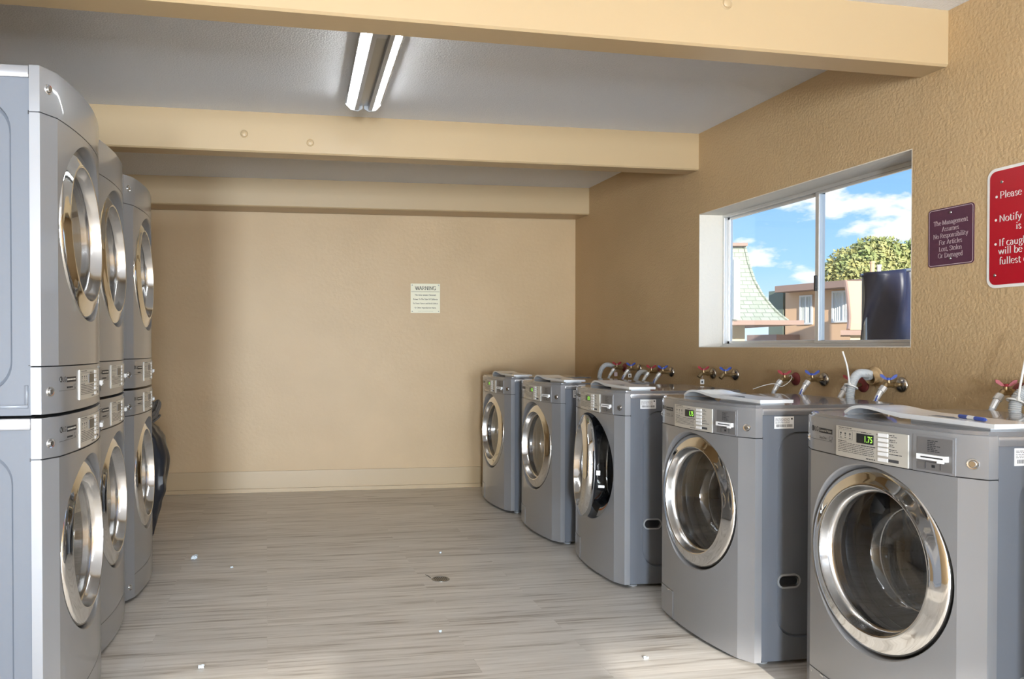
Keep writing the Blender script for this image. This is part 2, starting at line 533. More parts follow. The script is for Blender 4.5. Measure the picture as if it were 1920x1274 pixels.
def arc(cx, cy, rx, ry, a0, a1, n=12):
    return [(cx + rx * math.cos(math.radians(a0 + (a1 - a0) * i / n)), cy + ry * math.sin(math.radians(a0 + (a1 - a0) * i / n))) for i in range(n + 1)]
def cur(*p):
    return [(q.x, q.y) for q in spline([(a, b, 0) for a, b in p], 5)]
def bar(x, y, w=0.09):
    return ('s', x, y, w)
def stem(x, y0, y1, lo=True, hi=False):
    r = [[(x, y0), (x, y1)]]
    if lo: r.append(bar(x, y0))
    if hi: r.append(bar(x, y1))
    return r
G = {
 'a': (.43, [arc(.18, .13, .13, .13, 60, 330), cur((.06, .37), (.18, .46), (.30, .36), (.31, .2), (.32, .05), (.40, .02))]),
 'b': (.50, [[(.1, 0), (.1, .72)], bar(.07, .71, .05), arc(.27, .23, .17, .23, 150, -150)]),
 'c': (.41, [arc(.23, .23, .18, .23, 45, 315)]),
 'd': (.50, [[(.38, 0), (.38, .72)], bar(.35, .71, .05), bar(.41, 0, .05), arc(.21, .23, .17, .23, 30, 330)]),
 'e': (.42, [arc(.22, .23, .18, .23, 5, 320), [(.05, .26), (.39, .26)]]),
 'f': (.30, [cur((.35, .64), (.28, .72), (.17, .64), (.15, .45)), [(.15, .46), (.15, 0)], bar(.15, 0), [(.04, .45), (.30, .45)]]),
 'g': (.45, [arc(.2, .3, .14, .16, 0, 360), cur((.14, .14), (.09, .07), (.25, .03), (.38, -.05), (.30, -.19), (.12, -.19), (.06, -.09), (.15, .0)), [(.30, .41), (.42, .45)]]),
 'h': (.52, stem(.1, 0, .72) + [bar(.07, .71, .05), cur((.1, .32), (.2, .45), (.33, .44), (.39, .3)), [(.39, .32), (.39, 0)], bar(.39, 0)]),
 'i': (.26, stem(.13, 0, .45) + [bar(.10, .44, .05), ('d', .13, .63)]),
 'k': (.50, stem(.1, 0, .72) + [[(.12, .2), (.38, .45)], [(.2, .27), (.42, 0)], bar(.42, 0)]),
 'l': (.26, stem(.13, 0, .72) + [bar(.10, .71, .05)]),
 'm': (.78, stem(.1, 0, .45) + [bar(.07, .44, .05), cur((.1, .32), (.2, .45), (.32, .44), (.38, .3)), [(.38, .32), (.38, 0)], bar(.38, 0), cur((.38, .32), (.48, .45), (.6, .44), (.66, .3)), [(.66, .32), (.66, 0)], bar(.66, 0)]),
 'n': (.52, stem(.1, 0, .45) + [bar(.07, .44, .05), cur((.1, .32), (.2, .45), (.33, .44), (.39, .3)), [(.39, .32), (.39, 0)], bar(.39, 0)]),
 'o': (.47, [arc(.235, .23, .19, .23, 0, 360, 18)]),
 'p': (.50, stem(.1, -.22, .45) + [bar(.07, .44, .05), arc(.27, .23, .17, .23, 150, -150)]),
 'r': (.37, stem(.1, 0, .45) + [bar(.07, .44, .05), cur((.1, .3), (.2, .44), (.33, .42))]),
 's': (.36, [cur((.29, .36), (.19, .46), (.07, .37), (.17, .24), (.30, .12), (.18, 0), (.05, .1))]),
 't': (.33, [cur((.14, .6), (.14, .3), (.15, .06), (.23, 0), (.31, .05)), [(.03, .44), (.29, .44)]]),
 'u': (.52, [cur((.1, .45), (.1, .2), (.15, .02), (.28, .03), (.39, .15)), [(.39, 0), (.39, .45)], bar(.07, .44, .05), bar(.36, .44, .05), bar(.42, 0, .05)]),
 'v': (.46, [[(.04, .45), (.22, 0)], [(.22, 0), (.4, .45)], bar(.05, .45, .06), bar(.4, .45, .06)]),
 'w': (.70, [[(.04, .45), (.2, 0)], [(.2, 0), (.34, .44)], [(.34, .44), (.5, 0)], [(.5, 0), (.64, .45)], bar(.05, .45, .06), bar(.63, .45, .06)]),
 'y': (.46, [[(.04, .45), (.23, .0)], cur((.41, .45), (.23, 0), (.14, -.18), (.04, -.19)), bar(.05, .45, .06), bar(.4, .45, .06)]),
 'A': (.64, [[(.06, 0), (.31, .68)], [(.31, .68), (.57, 0)], [(.15, .23), (.47, .23)], bar(.07, 0), bar(.57, 0)]),
 'B': (.58, stem(.12, 0, .67, True, True) + [[(.12, .67), (.28, .67)], arc(.28, .52, .17, .15, 90, -90), [(.12, .36), (.3, .36)], arc(.3, .18, .2, .18, 90, -90), [(.12, 0), (.3, 0)]]),
 'C': (.62, [arc(.34, .34, .28, .34, 45, 315), [(.55, .67), (.55, .48)]]),
 'D': (.66, stem(.12, 0, .67) + [[(.04, .67), (.28, .67)], arc(.28, .335, .31, .335, 90, -90), [(.04, 0), (.28, 0)]]),
 'F': (.53, stem(.12, 0, .67, True, True) + [[(.12, .66), (.48, .66)], [(.47, .67), (.47, .54)], [(.12, .36), (.38, .36)]]),
 'G': (.68, [arc(.34, .34, .28, .34, 45, 345), [(.56, .0), (.56, .30)], bar(.54, .30), [(.55, .67), (.55, .48)]]),
 'H': (.70, stem(.13, 0, .67, True, True) + stem(.57, 0, .67, True, True) + [[(.13, .35), (.57, .35)]]),
 'I': (.30, stem(.15, 0, .67, True, True)),
 'K': (.64, stem(.13, 0, .67, True, True) + [[(.15, .28), (.52, .67)], [(.27, .41), (.56, 0)], bar(.52, .67), bar(.56, 0)]),
 'L': (.54, stem(.13, 0, .67, True, True) + [[(.13, .01), (.5, .01)], [(.5, 0), (.5, .15)]]),
 'M': (.82, stem(.12, 0, .67) + stem(.69, 0, .67, True, True) + [bar(.1, .67, .06), [(.13, .67), (.4, .03)], [(.4, .03), (.69, .67)]]),
 'N': (.70, stem(.12, 0, .67) + [bar(.1, .67, .06), [(.12, .67), (.57, 0)], [(.57, 0), (.57, .67)], bar(.57, .67)]),
 'O': (.70, [arc(.35, .335, .29, .335, 0, 360, 24)]),
 'P': (.55, stem(.12, 0, .67) + [[(.04, .67), (.28, .67)], arc(.28, .49, .2, .18, 90, -90), [(.12, .31), (.28, .31)]]),
 'R': (.63, stem(.12, 0, .67) + [[(.04, .67), (.28, .67)], arc(.28, .5, .18, .17, 90, -90), [(.12, .33), (.28, .33)], [(.29, .33), (.55, 0)], bar(.57, 0, .06)]),
 'S': (.50, [cur((.40, .54), (.28, .68), (.12, .6), (.12, .46), (.27, .35), (.42, .22), (.38, .05), (.22, 0), (.08, .12)), [(.41, .67), (.41, .52)], [(.08, 0), (.08, .15)]]),
 'T': (.60, stem(.3, 0, .67) + [[(.05, .66), (.55, .66)], [(.05, .67), (.05, .53)], [(.55, .67), (.55, .53)]]),
 'W': (.94, [[(.06, .67), (.28, 0)], [(.28, 0), (.47, .66)], [(.47, .66), (.69, 0)], [(.69, 0), (.88, .67)], bar(.07, .67), bar(.87, .67), bar(.47, .67, .06)]),
 ',': (.22, [('d', .1, .05), [(.12, .05), (.06, -.1)]]),
 '.': (.22, [('d', .11, .04)]),
 ' ': (.26, []),
}
def serif_width(text):
    return sum(G[c][0] for c in text)
def serif(mb, text, size, to3, align='LEFT', bold=1.0, sx=1.0):
    thick, thin = 0.098 * bold, 0.034 * bold
    x = 0.0
    if align == 'CENTER':
        x = -serif_width(text) / 2
    def q(px, py):
        return to3((x + px) * size * sx, py * size)
    for ch in text:
        adv, strokes = G[ch]
        for s in strokes:
            if isinstance(s, tuple) and s[0] == 's':
                _, a, b, w = s
                h = 0.02
                b = b + (h if b < 0.3 else -h)
                mb.poly([q(a - w, b - h), q(a + w, b - h), q(a + w, b + h), q(a - w, b + h)])
                continue
            if isinstance(s, tuple) and s[0] == 'd':
                _, a, b = s
                mb.poly([q(a + 0.062 * math.cos(k * PI / 4), b + 0.062 * math.sin(k * PI / 4)) for k in range(8)])
                continue
            ws = []
            for i in range(len(s)):
                a, b = s[max(i - 1, 0)], s[min(i + 1, len(s) - 1)]
                d = math.atan2(b[1] - a[1], b[0] - a[0])
                w = max(thin, thick * abs(math.sin(d + math.radians(18))))
                nx, ny = -math.sin(d), math.cos(d)
                ws.append((nx * w / 2, ny * w / 2))
            for i in range(len(s) - 1):
                a, b = s[i], s[i + 1]
                wa, wb = ws[i], ws[i + 1]
                mb.poly([q(a[0] - wa[0], a[1] - wa[1]), q(b[0] - wb[0], b[1] - wb[1]), q(b[0] + wb[0], b[1] + wb[1]), q(a[0] + wa[0], a[1] + wa[1])])
        x += adv

# ---------------------------------------------------------------- room shell
XR = 2.62           # right wall face
XL = -1.48          # left wall face
CEIL = 2.495
BYR, BYL = 6.43, 6.58    # back wall face at its right and left ends
def back_y(x):
    return BYL + (BYR - BYL) * (x - XL) / (XR - XL)

mb = MB()
mb.box((XL - 0.2, FY - 0.2, -0.2), (XR + 0.2, 6.8, 0.0))
tag(mb.build('floor', m_floor), 'pale wood look vinyl plank floor', 'floor', kind='structure')
mb = MB()
mb.box((XL - 0.2, FY - 0.2, CEIL), (XR + 0.2, 6.8, CEIL + 0.2))
tag(mb.build('ceiling', m_ceil), 'grey textured popcorn ceiling between the beams', 'ceiling', kind='structure')
# right wall with the window opening
WY0, WY1, WZ0, WZ1, WX = 2.834, 4.458, 1.18, 2.0, 2.84
mb = MB()
mb.box((XR, FY - 0.2, 0), (WX, WY0, CEIL))
mb.box((XR, WY1, 0), (WX, 6.8, CEIL))
mb.box((XR, WY0, 0), (WX, WY1, WZ0))
mb.box((XR, WY0, WZ1), (WX, WY1, CEIL))
tag(mb.build('wall_right', m_wall), 'beige stucco wall with the window behind the washers', 'wall', kind='structure')
mb = MB()
mb.hexa([(XL - 0.2, back_y(XL - 0.2), 0), (XR, back_y(XR), 0), (XR, 6.8, 0), (XL - 0.2, 6.8, 0),
         (XL - 0.2, back_y(XL - 0.2), CEIL), (XR, back_y(XR), CEIL), (XR, 6.8, CEIL), (XL - 0.2, 6.8, CEIL)])
tag(mb.build('wall_back', m_back), 'beige painted far wall with the small warning sign', 'wall', kind='structure')
mb = MB()
mb.box((XL - 0.2, FY - 0.2, 0), (XL, 6.8, CEIL))
tag(mb.build('wall_left', m_wall), 'beige wall hidden behind the stacked machines', 'wall', kind='structure')
mb = MB()
xs = [XL] + [x for d in DOORS for x in d] + [XR]
for i in range(0, len(xs), 2):
    mb.box((xs[i], FY - 0.2, 0), (xs[i + 1], FY, CEIL))
for x0, x1 in DOORS:
    mb.box((x0, FY - 0.2, 2.38), (x1, FY, CEIL))
tag(mb.build('wall_front', m_wall), 'beige wall with two doorways behind the viewer', 'wall', kind='structure')

# baseboard on the back wall: wide painted band and a small shoe moulding
mb = MB()
def back_strip(mb, t, z0, z1, x0=XL, x1=XR):
    mb.hexa([(x0, back_y(x0) - t, z0), (x1, back_y(x1) - t, z0), (x1, back_y(x1), z0), (x0, back_y(x0), z0),
             (x0, back_y(x0) - t, z1), (x1, back_y(x1) - t, z1), (x1, back_y(x1), z1), (x0, back_y(x0), z1)])
back_strip(mb, 0.012, 0.0, 0.17)
back_strip(mb, 0.028, 0.0, 0.03)
tag(mb.build('baseboard_back', m_beam), 'wide beige baseboard along the far wall', 'baseboard', kind='structure')

# ceiling beams
def beam(n, yr, yl, z0, d, label, bolts=()):
    mb = MB()
    xa, xb = XL, XR
    def y(x): return yl + (yr - yl) * (x - xa) / (xb - xa)
    b = 0.008
    prof = [(0, z0 + b), (b, z0), (d - b, z0), (d, z0 + b), (d, CEIL), (0, CEIL)]
    a = [mb.v((xa, y(xa) + p, z)) for p, z in prof]
    c = [mb.v((xb, y(xb) + p, z)) for p, z in prof]
    for i in range(6):
        mb.face([a[i], a[(i + 1) % 6], c[(i + 1) % 6], c[i]])
    mb.face(a); mb.face(c)
    o = mb.build('trim_%d' % n, m_beam)
    tag(o, label, 'beam', kind='structure')
    for bx, bz in bolts:
        k = MB()
        k.lathe([(0, -0.0045), (0.012, -0.0045), (0.014, -0.003), (0.014, 0.004), (0, 0.004)], 20, (bx, y(bx), bz))
        k.lathe([(0.016, -0.001), (0.019, -0.0035), (0.022, -0.001), (0.022, 0.004), (0.016, 0.004)], 20, (bx, y(bx), bz))
        k.build('bolt_plug', m_beam, o, smooth=40)
    return o
beam(1, 2.665, 2.575, 2.278, 0.137, 'nearest beige painted ceiling beam crossing above the light', [(1.66, 2.44)])
beam(2, 4.465, 4.50, 2.272, 0.138, 'middle beige painted ceiling beam with round bolt plugs beyond the light', [(-0.12, 2.37), (0.245, 2.337)])
beam(3, 6.14, 6.29, 2.277, 0.26, 'farthest beige painted ceiling beam along the far wall')

# ---------------------------------------------------------------- window in the right wall
win = tag(empty('window_1', (XR, (WY0 + WY1) / 2, WZ0)), 'aluminium sliding window in the right wall', 'window', kind='structure')
wy0, wy1 = WY0 - win.location.y, WY1 - win.location.y
FX0, FX1 = 0.155, 0.205                 # frame depth, measured from the wall face
wh = WZ1 - WZ0
mb = MB()
mb.box((FX0, wy0, 0.0), (FX1, wy1, 0.022), 0.002)
mb.box((FX0, wy0, wh - 0.022), (FX1, wy1, wh), 0.002)
mb.box((FX0, wy0, 0.022), (FX1, wy0 + 0.022, wh - 0.022), 0.002)
mb.box((FX0, wy1 - 0.022, 0.022), (FX1, wy1, wh - 0.022), 0.002)
mb.box((FX0 - 0.012, wy0, 0.0), (FX0, wy1, 0.008), 0.001)
mb.build('window_frame', m_alu, win)
ym = 3.60 - win.location.y
mb = MB()                                # fixed sash, far half
mb.box((FX0 + 0.024, ym, 0.022), (FX0 + 0.044, ym + 0.028, wh - 0.022), 0.002)
mb.box((FX0 + 0.024, wy1 - 0.045, 0.022), (FX0 + 0.044, wy1 - 0.022, wh - 0.022), 0.002)
mb.box((FX0 + 0.024, ym, 0.022), (FX0 + 0.044, wy1 - 0.022, 0.04), 0.002)
mb.box((FX0 + 0.024, ym, wh - 0.036), (FX0 + 0.044, wy1 - 0.022, wh - 0.022), 0.002)
s1 = mb.build('window_sash', m_alu, win)
mb = MB()
mb.box((FX0 + 0.032, ym + 0.02, 0.035), (FX0 + 0.035, wy1 - 0.04, wh - 0.03))
mb.build('window_pane', m_pane, s1)
mb = MB()                                # sliding sash, near half
mb.box((FX0 + 0.004, ym - 0.004, 0.022), (FX0 + 0.022, ym + 0.024, wh - 0.022), 0.002)
mb.box((FX0 + 0.004, wy0 + 0.022, 0.022), (FX0 + 0.022, wy0 + 0.045, wh - 0.022), 0.002)
mb.box((FX0 + 0.004, wy0 + 0.022, 0.022), (FX0 + 0.022, ym, 0.036), 0.002)
mb.box((FX0 + 0.004, wy0 + 0.022, wh - 0.034), (FX0 + 0.022, ym, wh - 0.022), 0.002)
s2 = mb.build('window_sash', m_alu, win)
mb = MB()
mb.box((FX0 + 0.011, wy0 + 0.04, 0.033), (FX0 + 0.014, ym + 0.004, wh - 0.03))
mb.build('window_pane', m_pane, s2)
mb = MB()
mb.box((FX0 - 0.006, ym + 0.006, 0.29), (FX0 + 0.004, ym + 0.02, 0.37), 0.002)
mb.build('window_latch', m_dark, s2)

mb = MB()                                # window reveal, its stucco coloured paler to stand for daylight
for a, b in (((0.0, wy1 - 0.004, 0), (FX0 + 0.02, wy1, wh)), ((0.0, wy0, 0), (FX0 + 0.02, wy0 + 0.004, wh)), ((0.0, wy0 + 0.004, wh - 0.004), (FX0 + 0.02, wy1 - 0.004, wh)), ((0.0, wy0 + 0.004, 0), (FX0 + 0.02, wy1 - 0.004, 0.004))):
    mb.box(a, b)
mb.build('window_reveal', m_lit_reveal, win)

# ---------------------------------------------------------------- fluorescent fixtures
def make_fixture():
    root = empty('ceiling_light')
    # local: x across, y along, z = 0 at the ceiling and down; 1.22 m long
    Lh, z0 = 0.61, -0.075
    mb = MB()
    for s in (-1, 1):                   # white side rails that carry the lamps
        mb.prism([(s * 0.026, -Lh, 0), (s * 0.088, -Lh, 0), (s * 0.088, -Lh, -0.040), (s * 0.086, -Lh, -0.040), (s * 0.083, -Lh, -0.030), (s * 0.060, -Lh, -0.030), (s * 0.046, -Lh, z0), (s * 0.026, -Lh, z0)], (0, 2 * Lh, 0))
    mb.build('housing', m_fix, root)
    mb = MB()
    mb.box((-0.026, -Lh, -0.05), (0.026, Lh, -0.002))
    mb.build('reflector_channel', m_fixg, root)
    mb = MB()
    mb.box((-0.022, -Lh + 0.06, -0.056), (0.022, -Lh + 0.30, -0.05), 0.001)
    mb.build('ballast_cover', m_fix, root)
    for s in (-1, 1):
        mb = MB()
        mb.tube([(s * 0.072, -Lh + 0.02, -0.044), (s * 0.072, Lh - 0.02, -0.044)], 0.0085, 14)
        mb.build('lamp_tube', m_tube, root, smooth=40)
        mb = MB()
        mb.sm = False
        pr = []
        for k in range(13):
            a = math.radians(-100 + 190 * k / 12)
            pr.append((s * (0.069 + 0.025 * math.cos(a - PI / 2 + 0.3)), -0.046 + 0.025 * math.sin(a - PI / 2 + 0.3)))
        for k in range(12):
            for j in range(61):
                ya = -Lh + 0.01 + (2 * Lh - 0.02) * j / 61
                yb = -Lh + 0.01 + (2 * Lh - 0.02) * (j + 0.72) / 61
                mb.poly([(pr[k][0], ya, pr[k][1]), (pr[k + 1][0], ya, pr[k + 1][1]), (pr[k + 1][0], yb, pr[k + 1][1]), (pr[k][0], yb, pr[k][1])])
        mb.build('prismatic_lens', m_lens, root, fix=False)
    for e in (-1, 1):
        mb = MB()
        for s in (-1, 1):
            mb.prism([(s * 0.004, e * Lh, 0), (s * 0.090, e * Lh, 0), (s * 0.093, e * Lh, -0.045), (s * 0.065, e * Lh, -0.073), (s * 0.028, e * Lh, -0.079), (s * 0.004, e * Lh, -0.066)], (0, e * 0.012, 0))
        mb.build('end_cap', m_fix, root)
    return root
fx = make_fixture()
tag(fx, 'lit twin tube fluorescent ceiling light between the two nearest beams', 'ceiling light')
fx.location = (0.477, 3.50, CEIL)
fx.rotation_euler = (0, 0, math.radians(-2.2))
fill_fx = copy_tree(fx)  # extra fixture added out of view to brighten wall and floor
tag(fill_fx, 'added unseen fluorescent ceiling light above the viewer, fill light nearer than all beams', 'ceiling light')
fill_fx.location = (0.95, 0.95, CEIL)
fill_fx.rotation_euler = (0, 0, 0)

# ---------------------------------------------------------------- washers and dryers
# local axes: x to the right as seen from the front, y into the machine, z up; y = 0 where the side panel meets the front unit
HWID = 0.343
INN = 0.285
DEPTH = 0.60
DZ = 0.557                 # door centre height
def bow(u):
    a = abs(u)
    if a <= INN:
        return -0.06 - 0.027 * (1 - (a / INN) ** 2)
    return -0.06 + (a - INN) / (HWID - INN) * 0.032
def plan(inset=0.0, nb=14):
    p = [(-HWID + inset, 0.0), (-HWID + inset, -0.028 + inset)]
    for i in range(nb + 1):
        u = -INN + 2 * INN * i / nb
        p.append((u, bow(u) + inset))
    p += [(HWID - inset, -0.028 + inset), (HWID - inset, 0.0)]
    return p
def patch(mb, u0, u1, z0, z1, off, back=0.0, n=None):
    """a plate following the bowed front, its face OFF proud of it"""
    if n is None:
        n = max(1, int(abs(u1 - u0) / 0.02))
    us = [u0 + (u1 - u0) * i / n for i in range(n + 1)]
    f0 = [mb.v((u, bow(u) - off, z0)) for u in us]
    f1 = [mb.v((u, bow(u) - off, z1)) for u in us]
    b0 = [mb.v((u, bow(u) - back, z0)) for u in us]
    b1 = [mb.v((u, bow(u) - back, z1)) for u in us]
    for i in range(n):
        mb.face([f0[i], f0[i + 1], f1[i + 1], f1[i]])
        mb.face([f1[i], f1[i + 1], b1[i + 1], b1[i]])
        mb.face([b0[i], b0[i + 1], f0[i + 1], f0[i]])
    mb.face([b0[0], f0[0], f1[0], b1[0]])
    mb.face([f0[n], b0[n], b1[n], f1[n]])
def band(mb, z0, z1, soft_top=False):
    """a strip of the front unit: return, chamfer, bowed face, chamfer, return"""
    pl = plan()
    lv = [(z0, 0.0), (z1 - 0.006, 0.0), (z1 - 0.002, 0.0015), (z1, 0.005)] if soft_top else [(z0, 0.001), (z0 + 0.001, 0), (z1 - 0.001, 0), (z1, 0.001)]
    rings = []
    for z, ins in lv:
        q = plan(ins)
        rings.append([mb.v((x, y, z)) for x, y in q])
    n = len(pl)
    for a, b in zip(rings, rings[1:]):
        for i in range(n - 1):
            mb.face([a[i], a[i + 1], b[i + 1], b[i]])
    for r in (rings[0], rings[-1]):
        mb.face(r)
def front_face(mb, z0, z1):
    """front panel with the round door recess"""
    R0 = 0.279
    cs = []
    for sx_ in (1, -1):
        for zz in (z0, z1):
            cs.append(math.atan2(zz - DZ, sx_ * INN))
    n = 96
    angs = sorted([2 * PI * i / n - PI for i in range(n)] + cs)
    def outer(a):
        c, s = math.cos(a), math.sin(a)
        t = 1e9
        if abs(c) > 1e-9: t = min(t, INN / abs(c))
        if s > 1e-9: t = min(t, (z1 - DZ) / s)
        if s < -1e-9: t = min(t, (z0 - DZ) / s)
        return t
    K = 6
    rings = []
    def P(r, a, v=None):
        u, z = r * math.cos(a), DZ + r * math.sin(a)
        u = max(-INN, min(INN, u))
        return (u, bow(u) if v is None else v(u), z)
    mb.mi = 0
    rings.append([mb.v(P(0.262, a, lambda u: -0.030)) for a in angs])
    rings.append([mb.v(P(0.2735, a, lambda u: min(-0.036, bow(u) + 0.022))) for a in angs])
    rings.append([mb.v(P(0.2745, a, lambda u: min(-0.042, bow(u) + 0.008))) for a in angs])
    rings.append([mb.v(P(0.2765, a, lambda u: bow(u) + 0.0025)) for a in angs])
    for k in range(K + 1):
        t = (k / K) ** 1.5
        rings.append([mb.v(P(R0 + (max(outer(a), R0) - R0) * t, a)) for a in angs])
    m = len(angs)
    for A, B in zip(rings, rings[1:]):
        for i in range(m):
            mb.face([A[i], A[(i + 1) % m], B[(i + 1) % m], B[i]])
    for s in (-1, 1):
        mb.poly([(s * INN, -0.06, z0), (s * HWID, -0.028, z0), (s * HWID, -0.028, z1), (s * INN, -0.06, z1)])
        mb.poly([(s * HWID, -0.028, z0), (s * HWID, 0, z0), (s * HWID, 0, z1), (s * HWID, -0.028, z1)])
    # dark seam behind the joint above
    mb.mi = 1
    mb.prism([(x * 0.992, y + 0.004, z1 - 0.004) for x, y in plan()], (0, 0, 0.010))
    mb.prism([(x * 0.992, y + 0.006, z0 + 0.0) for x, y in plan()], (0, 0, 0.003))
    mb.mi = 0

def dashes(mb, u0, u1, z, h, off, rnd, fill=0.8):
    u = u0
    while u < u1:
        w = rnd.uniform(0.003, 0.011)
        patch(mb, u, min(u + w, u1), z, z + h, off, off - 0.0003, 1)
        u += w + rnd.uniform(0.0012, 0.003)
def face3(u0, z0, off):
    return lambda x, y: (u0 + x, bow(u0 + x) - off, z0 + y)

def control_panel(root, z0, z1, kind):
    """the strip with the printed plate, display, buttons and card slot; heights measured down from z1"""
    mb = MB()
    band(mb, z0, z1, soft_top=(kind == 'washer'))
    cp = mb.build('control_panel', m_silver, root, smooth=28)
    T = z1 - 0.967 if kind != 'dryer_up' else z1 - 0.967 + 0.003
    rnd = random.Random(3)
    mb = MB()
    patch(mb, -0.135, 0.147, 0.857 + T, 0.949 + T, 0.0035)
    fp = mb.build('fascia_plate', m_plate, cp, smooth=28)
    # printing on the plate
    mb = MB()
    o = 0.0039
    dashes(mb, -0.122, -0.062, 0.944 + T, 0.0022, o, rnd)
    dashes(mb, -0.122, 0.0, 0.9395 + T, 0.0010, o, rnd)
    for k in range(6):
        dashes(mb, -0.124, 0.03, 0.8985 - 0.0052 * k + T, 0.0016, o, rnd)
    dashes(mb, -0.124, -0.085, 0.9035 + T, 0.0022, o, rnd)
    dashes(mb, -0.02, 0.035, 0.8985 + T, 0.0026, o, rnd)
    dashes(mb, 0.0, 0.035, 0.8625 + T, 0.0026, o, rnd)
    dashes(mb, -0.022, 0.02, 0.938 + T, 0.0014, o, rnd)
    for a, b, c, d in ((-0.122, -0.058, 0.936, 0.9364), (-0.122, -0.058, 0.911, 0.9114)):
        patch(mb, a, b, c + T, d + T, o, o - 0.0003)
    for a in (-0.1225, -0.0585):
        patch(mb, a, a + 0.0005, 0.911 + T, 0.936 + T, o, o - 0.0003, 1)
    for a in (-0.115, -0.094, -0.073):
        patch(mb, a, a + 0.007, 0.926 + T, 0.9305 + T, o, o - 0.0003, 1)
        patch(mb, a + 0.002, a + 0.0045, 0.920 + T, 0.9245 + T, o, o - 0.0003, 1)
        patch(mb, a, a + 0.008, 0.914 + T, 0.9158 + T, o, o - 0.0003, 1)
    bz = (0.939, 0.9256, 0.912, 0.8985, 0.8855, 0.869)
    for k, z in enumerate(bz):
        dashes(mb, 0.085, 0.085 + (0.018, 0.022, 0.014, 0.026, 0.044, 0.0)[k], z + 0.0015 + T, 0.0022, o, rnd)
        if k < 4:
            dashes(mb, 0.085, 0.085 + (0.026, 0.028, 0.018, 0.030)[k], z - 0.0032 + T, 0.0017, o, rnd)
    patch(mb, 0.083, 0.118, 0.8655 + T, 0.874 + T, o, o - 0.0003)
    patch(mb, 0.040, 0.0425, 0.938 + T, 0.940 + T, o, o - 0.0003, 1)
    patch(mb, 0.040, 0.0425, 0.9246 + T, 0.9266 + T, o, o - 0.0003, 1)
    mb.build('plate_print', m_ink, cp, fix=False)
    mb = MB()
    patch(mb, -0.039, 0.029, 0.9065 + T, 0.9345 + T, 0.0052)
    ds = mb.build('display_screen', m_dark, cp)
    if kind == 'washer':
        mb = MB()
        sans(mb, '1.75', 0.026, face3(-0.008, 0.9115 + T, 0.0056), sx=0.78)
        mb.build('display_digits', m_green, cp, fix=False)
    for z in bz:
        mb = MB()
        patch(mb, 0.047, 0.081, z - 0.0048 + T, z + 0.0048 + T, 0.0062, 0.002)
        mb.build('button', m_white, cp)
    # card reader
    mb = MB()
    patch(mb, 0.160, 0.280, 0.856 + T, 0.955 + T, 0.0012)
    mb.mi = 1
    patch(mb, 0.175, 0.274, 0.862 + T, 0.949 + T, 0.0028)
    cs = mb.build('card_reader', [m_silver, m_card], cp)
    mb = MB()
    patch(mb, 0.182, 0.264, 0.890 + T, 0.9045 + T, 0.013)
    patch(mb, 0.236, 0.252, 0.884 + T, 0.890 + T, 0.008)
    mb.mi = 1
    patch(mb, 0.195, 0.257, 0.8955 + T, 0.899 + T, 0.0134, 0.012)
    mb.build('card_slot', [m_white, m_dark], cp)
    mb = MB()
    for k in range(7):
        dashes(mb, 0.205, 0.205 + rnd.uniform(0.02, 0.036), 0.940 - 0.0047 * k + T, 0.002, 0.0032, rnd)
    patch(mb, 0.218, 0.227, 0.870 + T, 0.8775 + T, 0.0036, 0.002)
    patch(mb, 0.200, 0.236, 0.8835 + T, 0.8845 + T, 0.0036, 0.002)
    for a in (0.199, 0.241):
        patch(mb, a, a + 0.0008, 0.866 + T, 0.883 + T, 0.0036, 0.002, 1)
    mb.build('card_print', m_dark, cp, fix=False)
    # maker's mark, name strip and rule
    mb = MB()
    o = 0.0006
    c0 = (-0.2715, 0.9265 + T)
    ring = [(c0[0] + 0.0088 * math.cos(2 * PI * k / 24), c0[1] + 0.0088 * math.sin(2 * PI * k / 24)) for k in range(24)]
    mb.poly([(u, bow(u) - o, z) for u, z in ring])
    sans(mb, 'LG', 0.0215, face3(-0.2600, 0.919 + T, o), sx=0.86)
    patch(mb, -0.233, -0.160, 0.9165 + T, 0.9315 + T, 0.0009)
    patch(mb, -0.284, -0.160, 0.8925 + T, 0.8933 + T, o, o - 0.0003)
    if kind == 'washer':
        sans(mb, 'Direct Drive', 0.0125, face3(-0.231, 0.8975 + T, o), sx=0.62)
    else:
        dashes(mb, -0.231, -0.187, 0.8985 + T, 0.005, o, rnd)
    for a, b, c, d in ((-0.176, -0.160, 0.9085, 0.909), (-0.176, -0.160, 0.899, 0.8995), (-0.174, -0.162, 0.8955, 0.897)):
        patch(mb, a, b, c + T, d + T, o, o - 0.0003, 1)
    for a in (-0.176, -0.1605):
        patch(mb, a, a + 0.0005, 0.899 + T, 0.909 + T, o, o - 0.0003, 1)
    mb.build('lettering', m_black, cp, fix=False)
    mb = MB()
    if kind == 'washer':
        sans(mb, 'Commercial Washer', 0.0112, face3(-0.2305, 0.921 + T, 0.0012), sx=0.72)
    else:
        dashes(mb, -0.229, -0.165, 0.922 + T, 0.0045, 0.0012, rnd)
    patch(mb, -0.274, -0.2735, 0.922 + T, 0.931 + T, 0.001, 0.0005, 1)
    patch(mb, -0.274, -0.269, 0.922 + T, 0.9225 + T, 0.001, 0.0005, 1)
    mb.build('name_lettering', m_plate, cp, fix=False)
    for s in (-1, 1):
        screw(cp, s, 0.893 + T)
    return cp
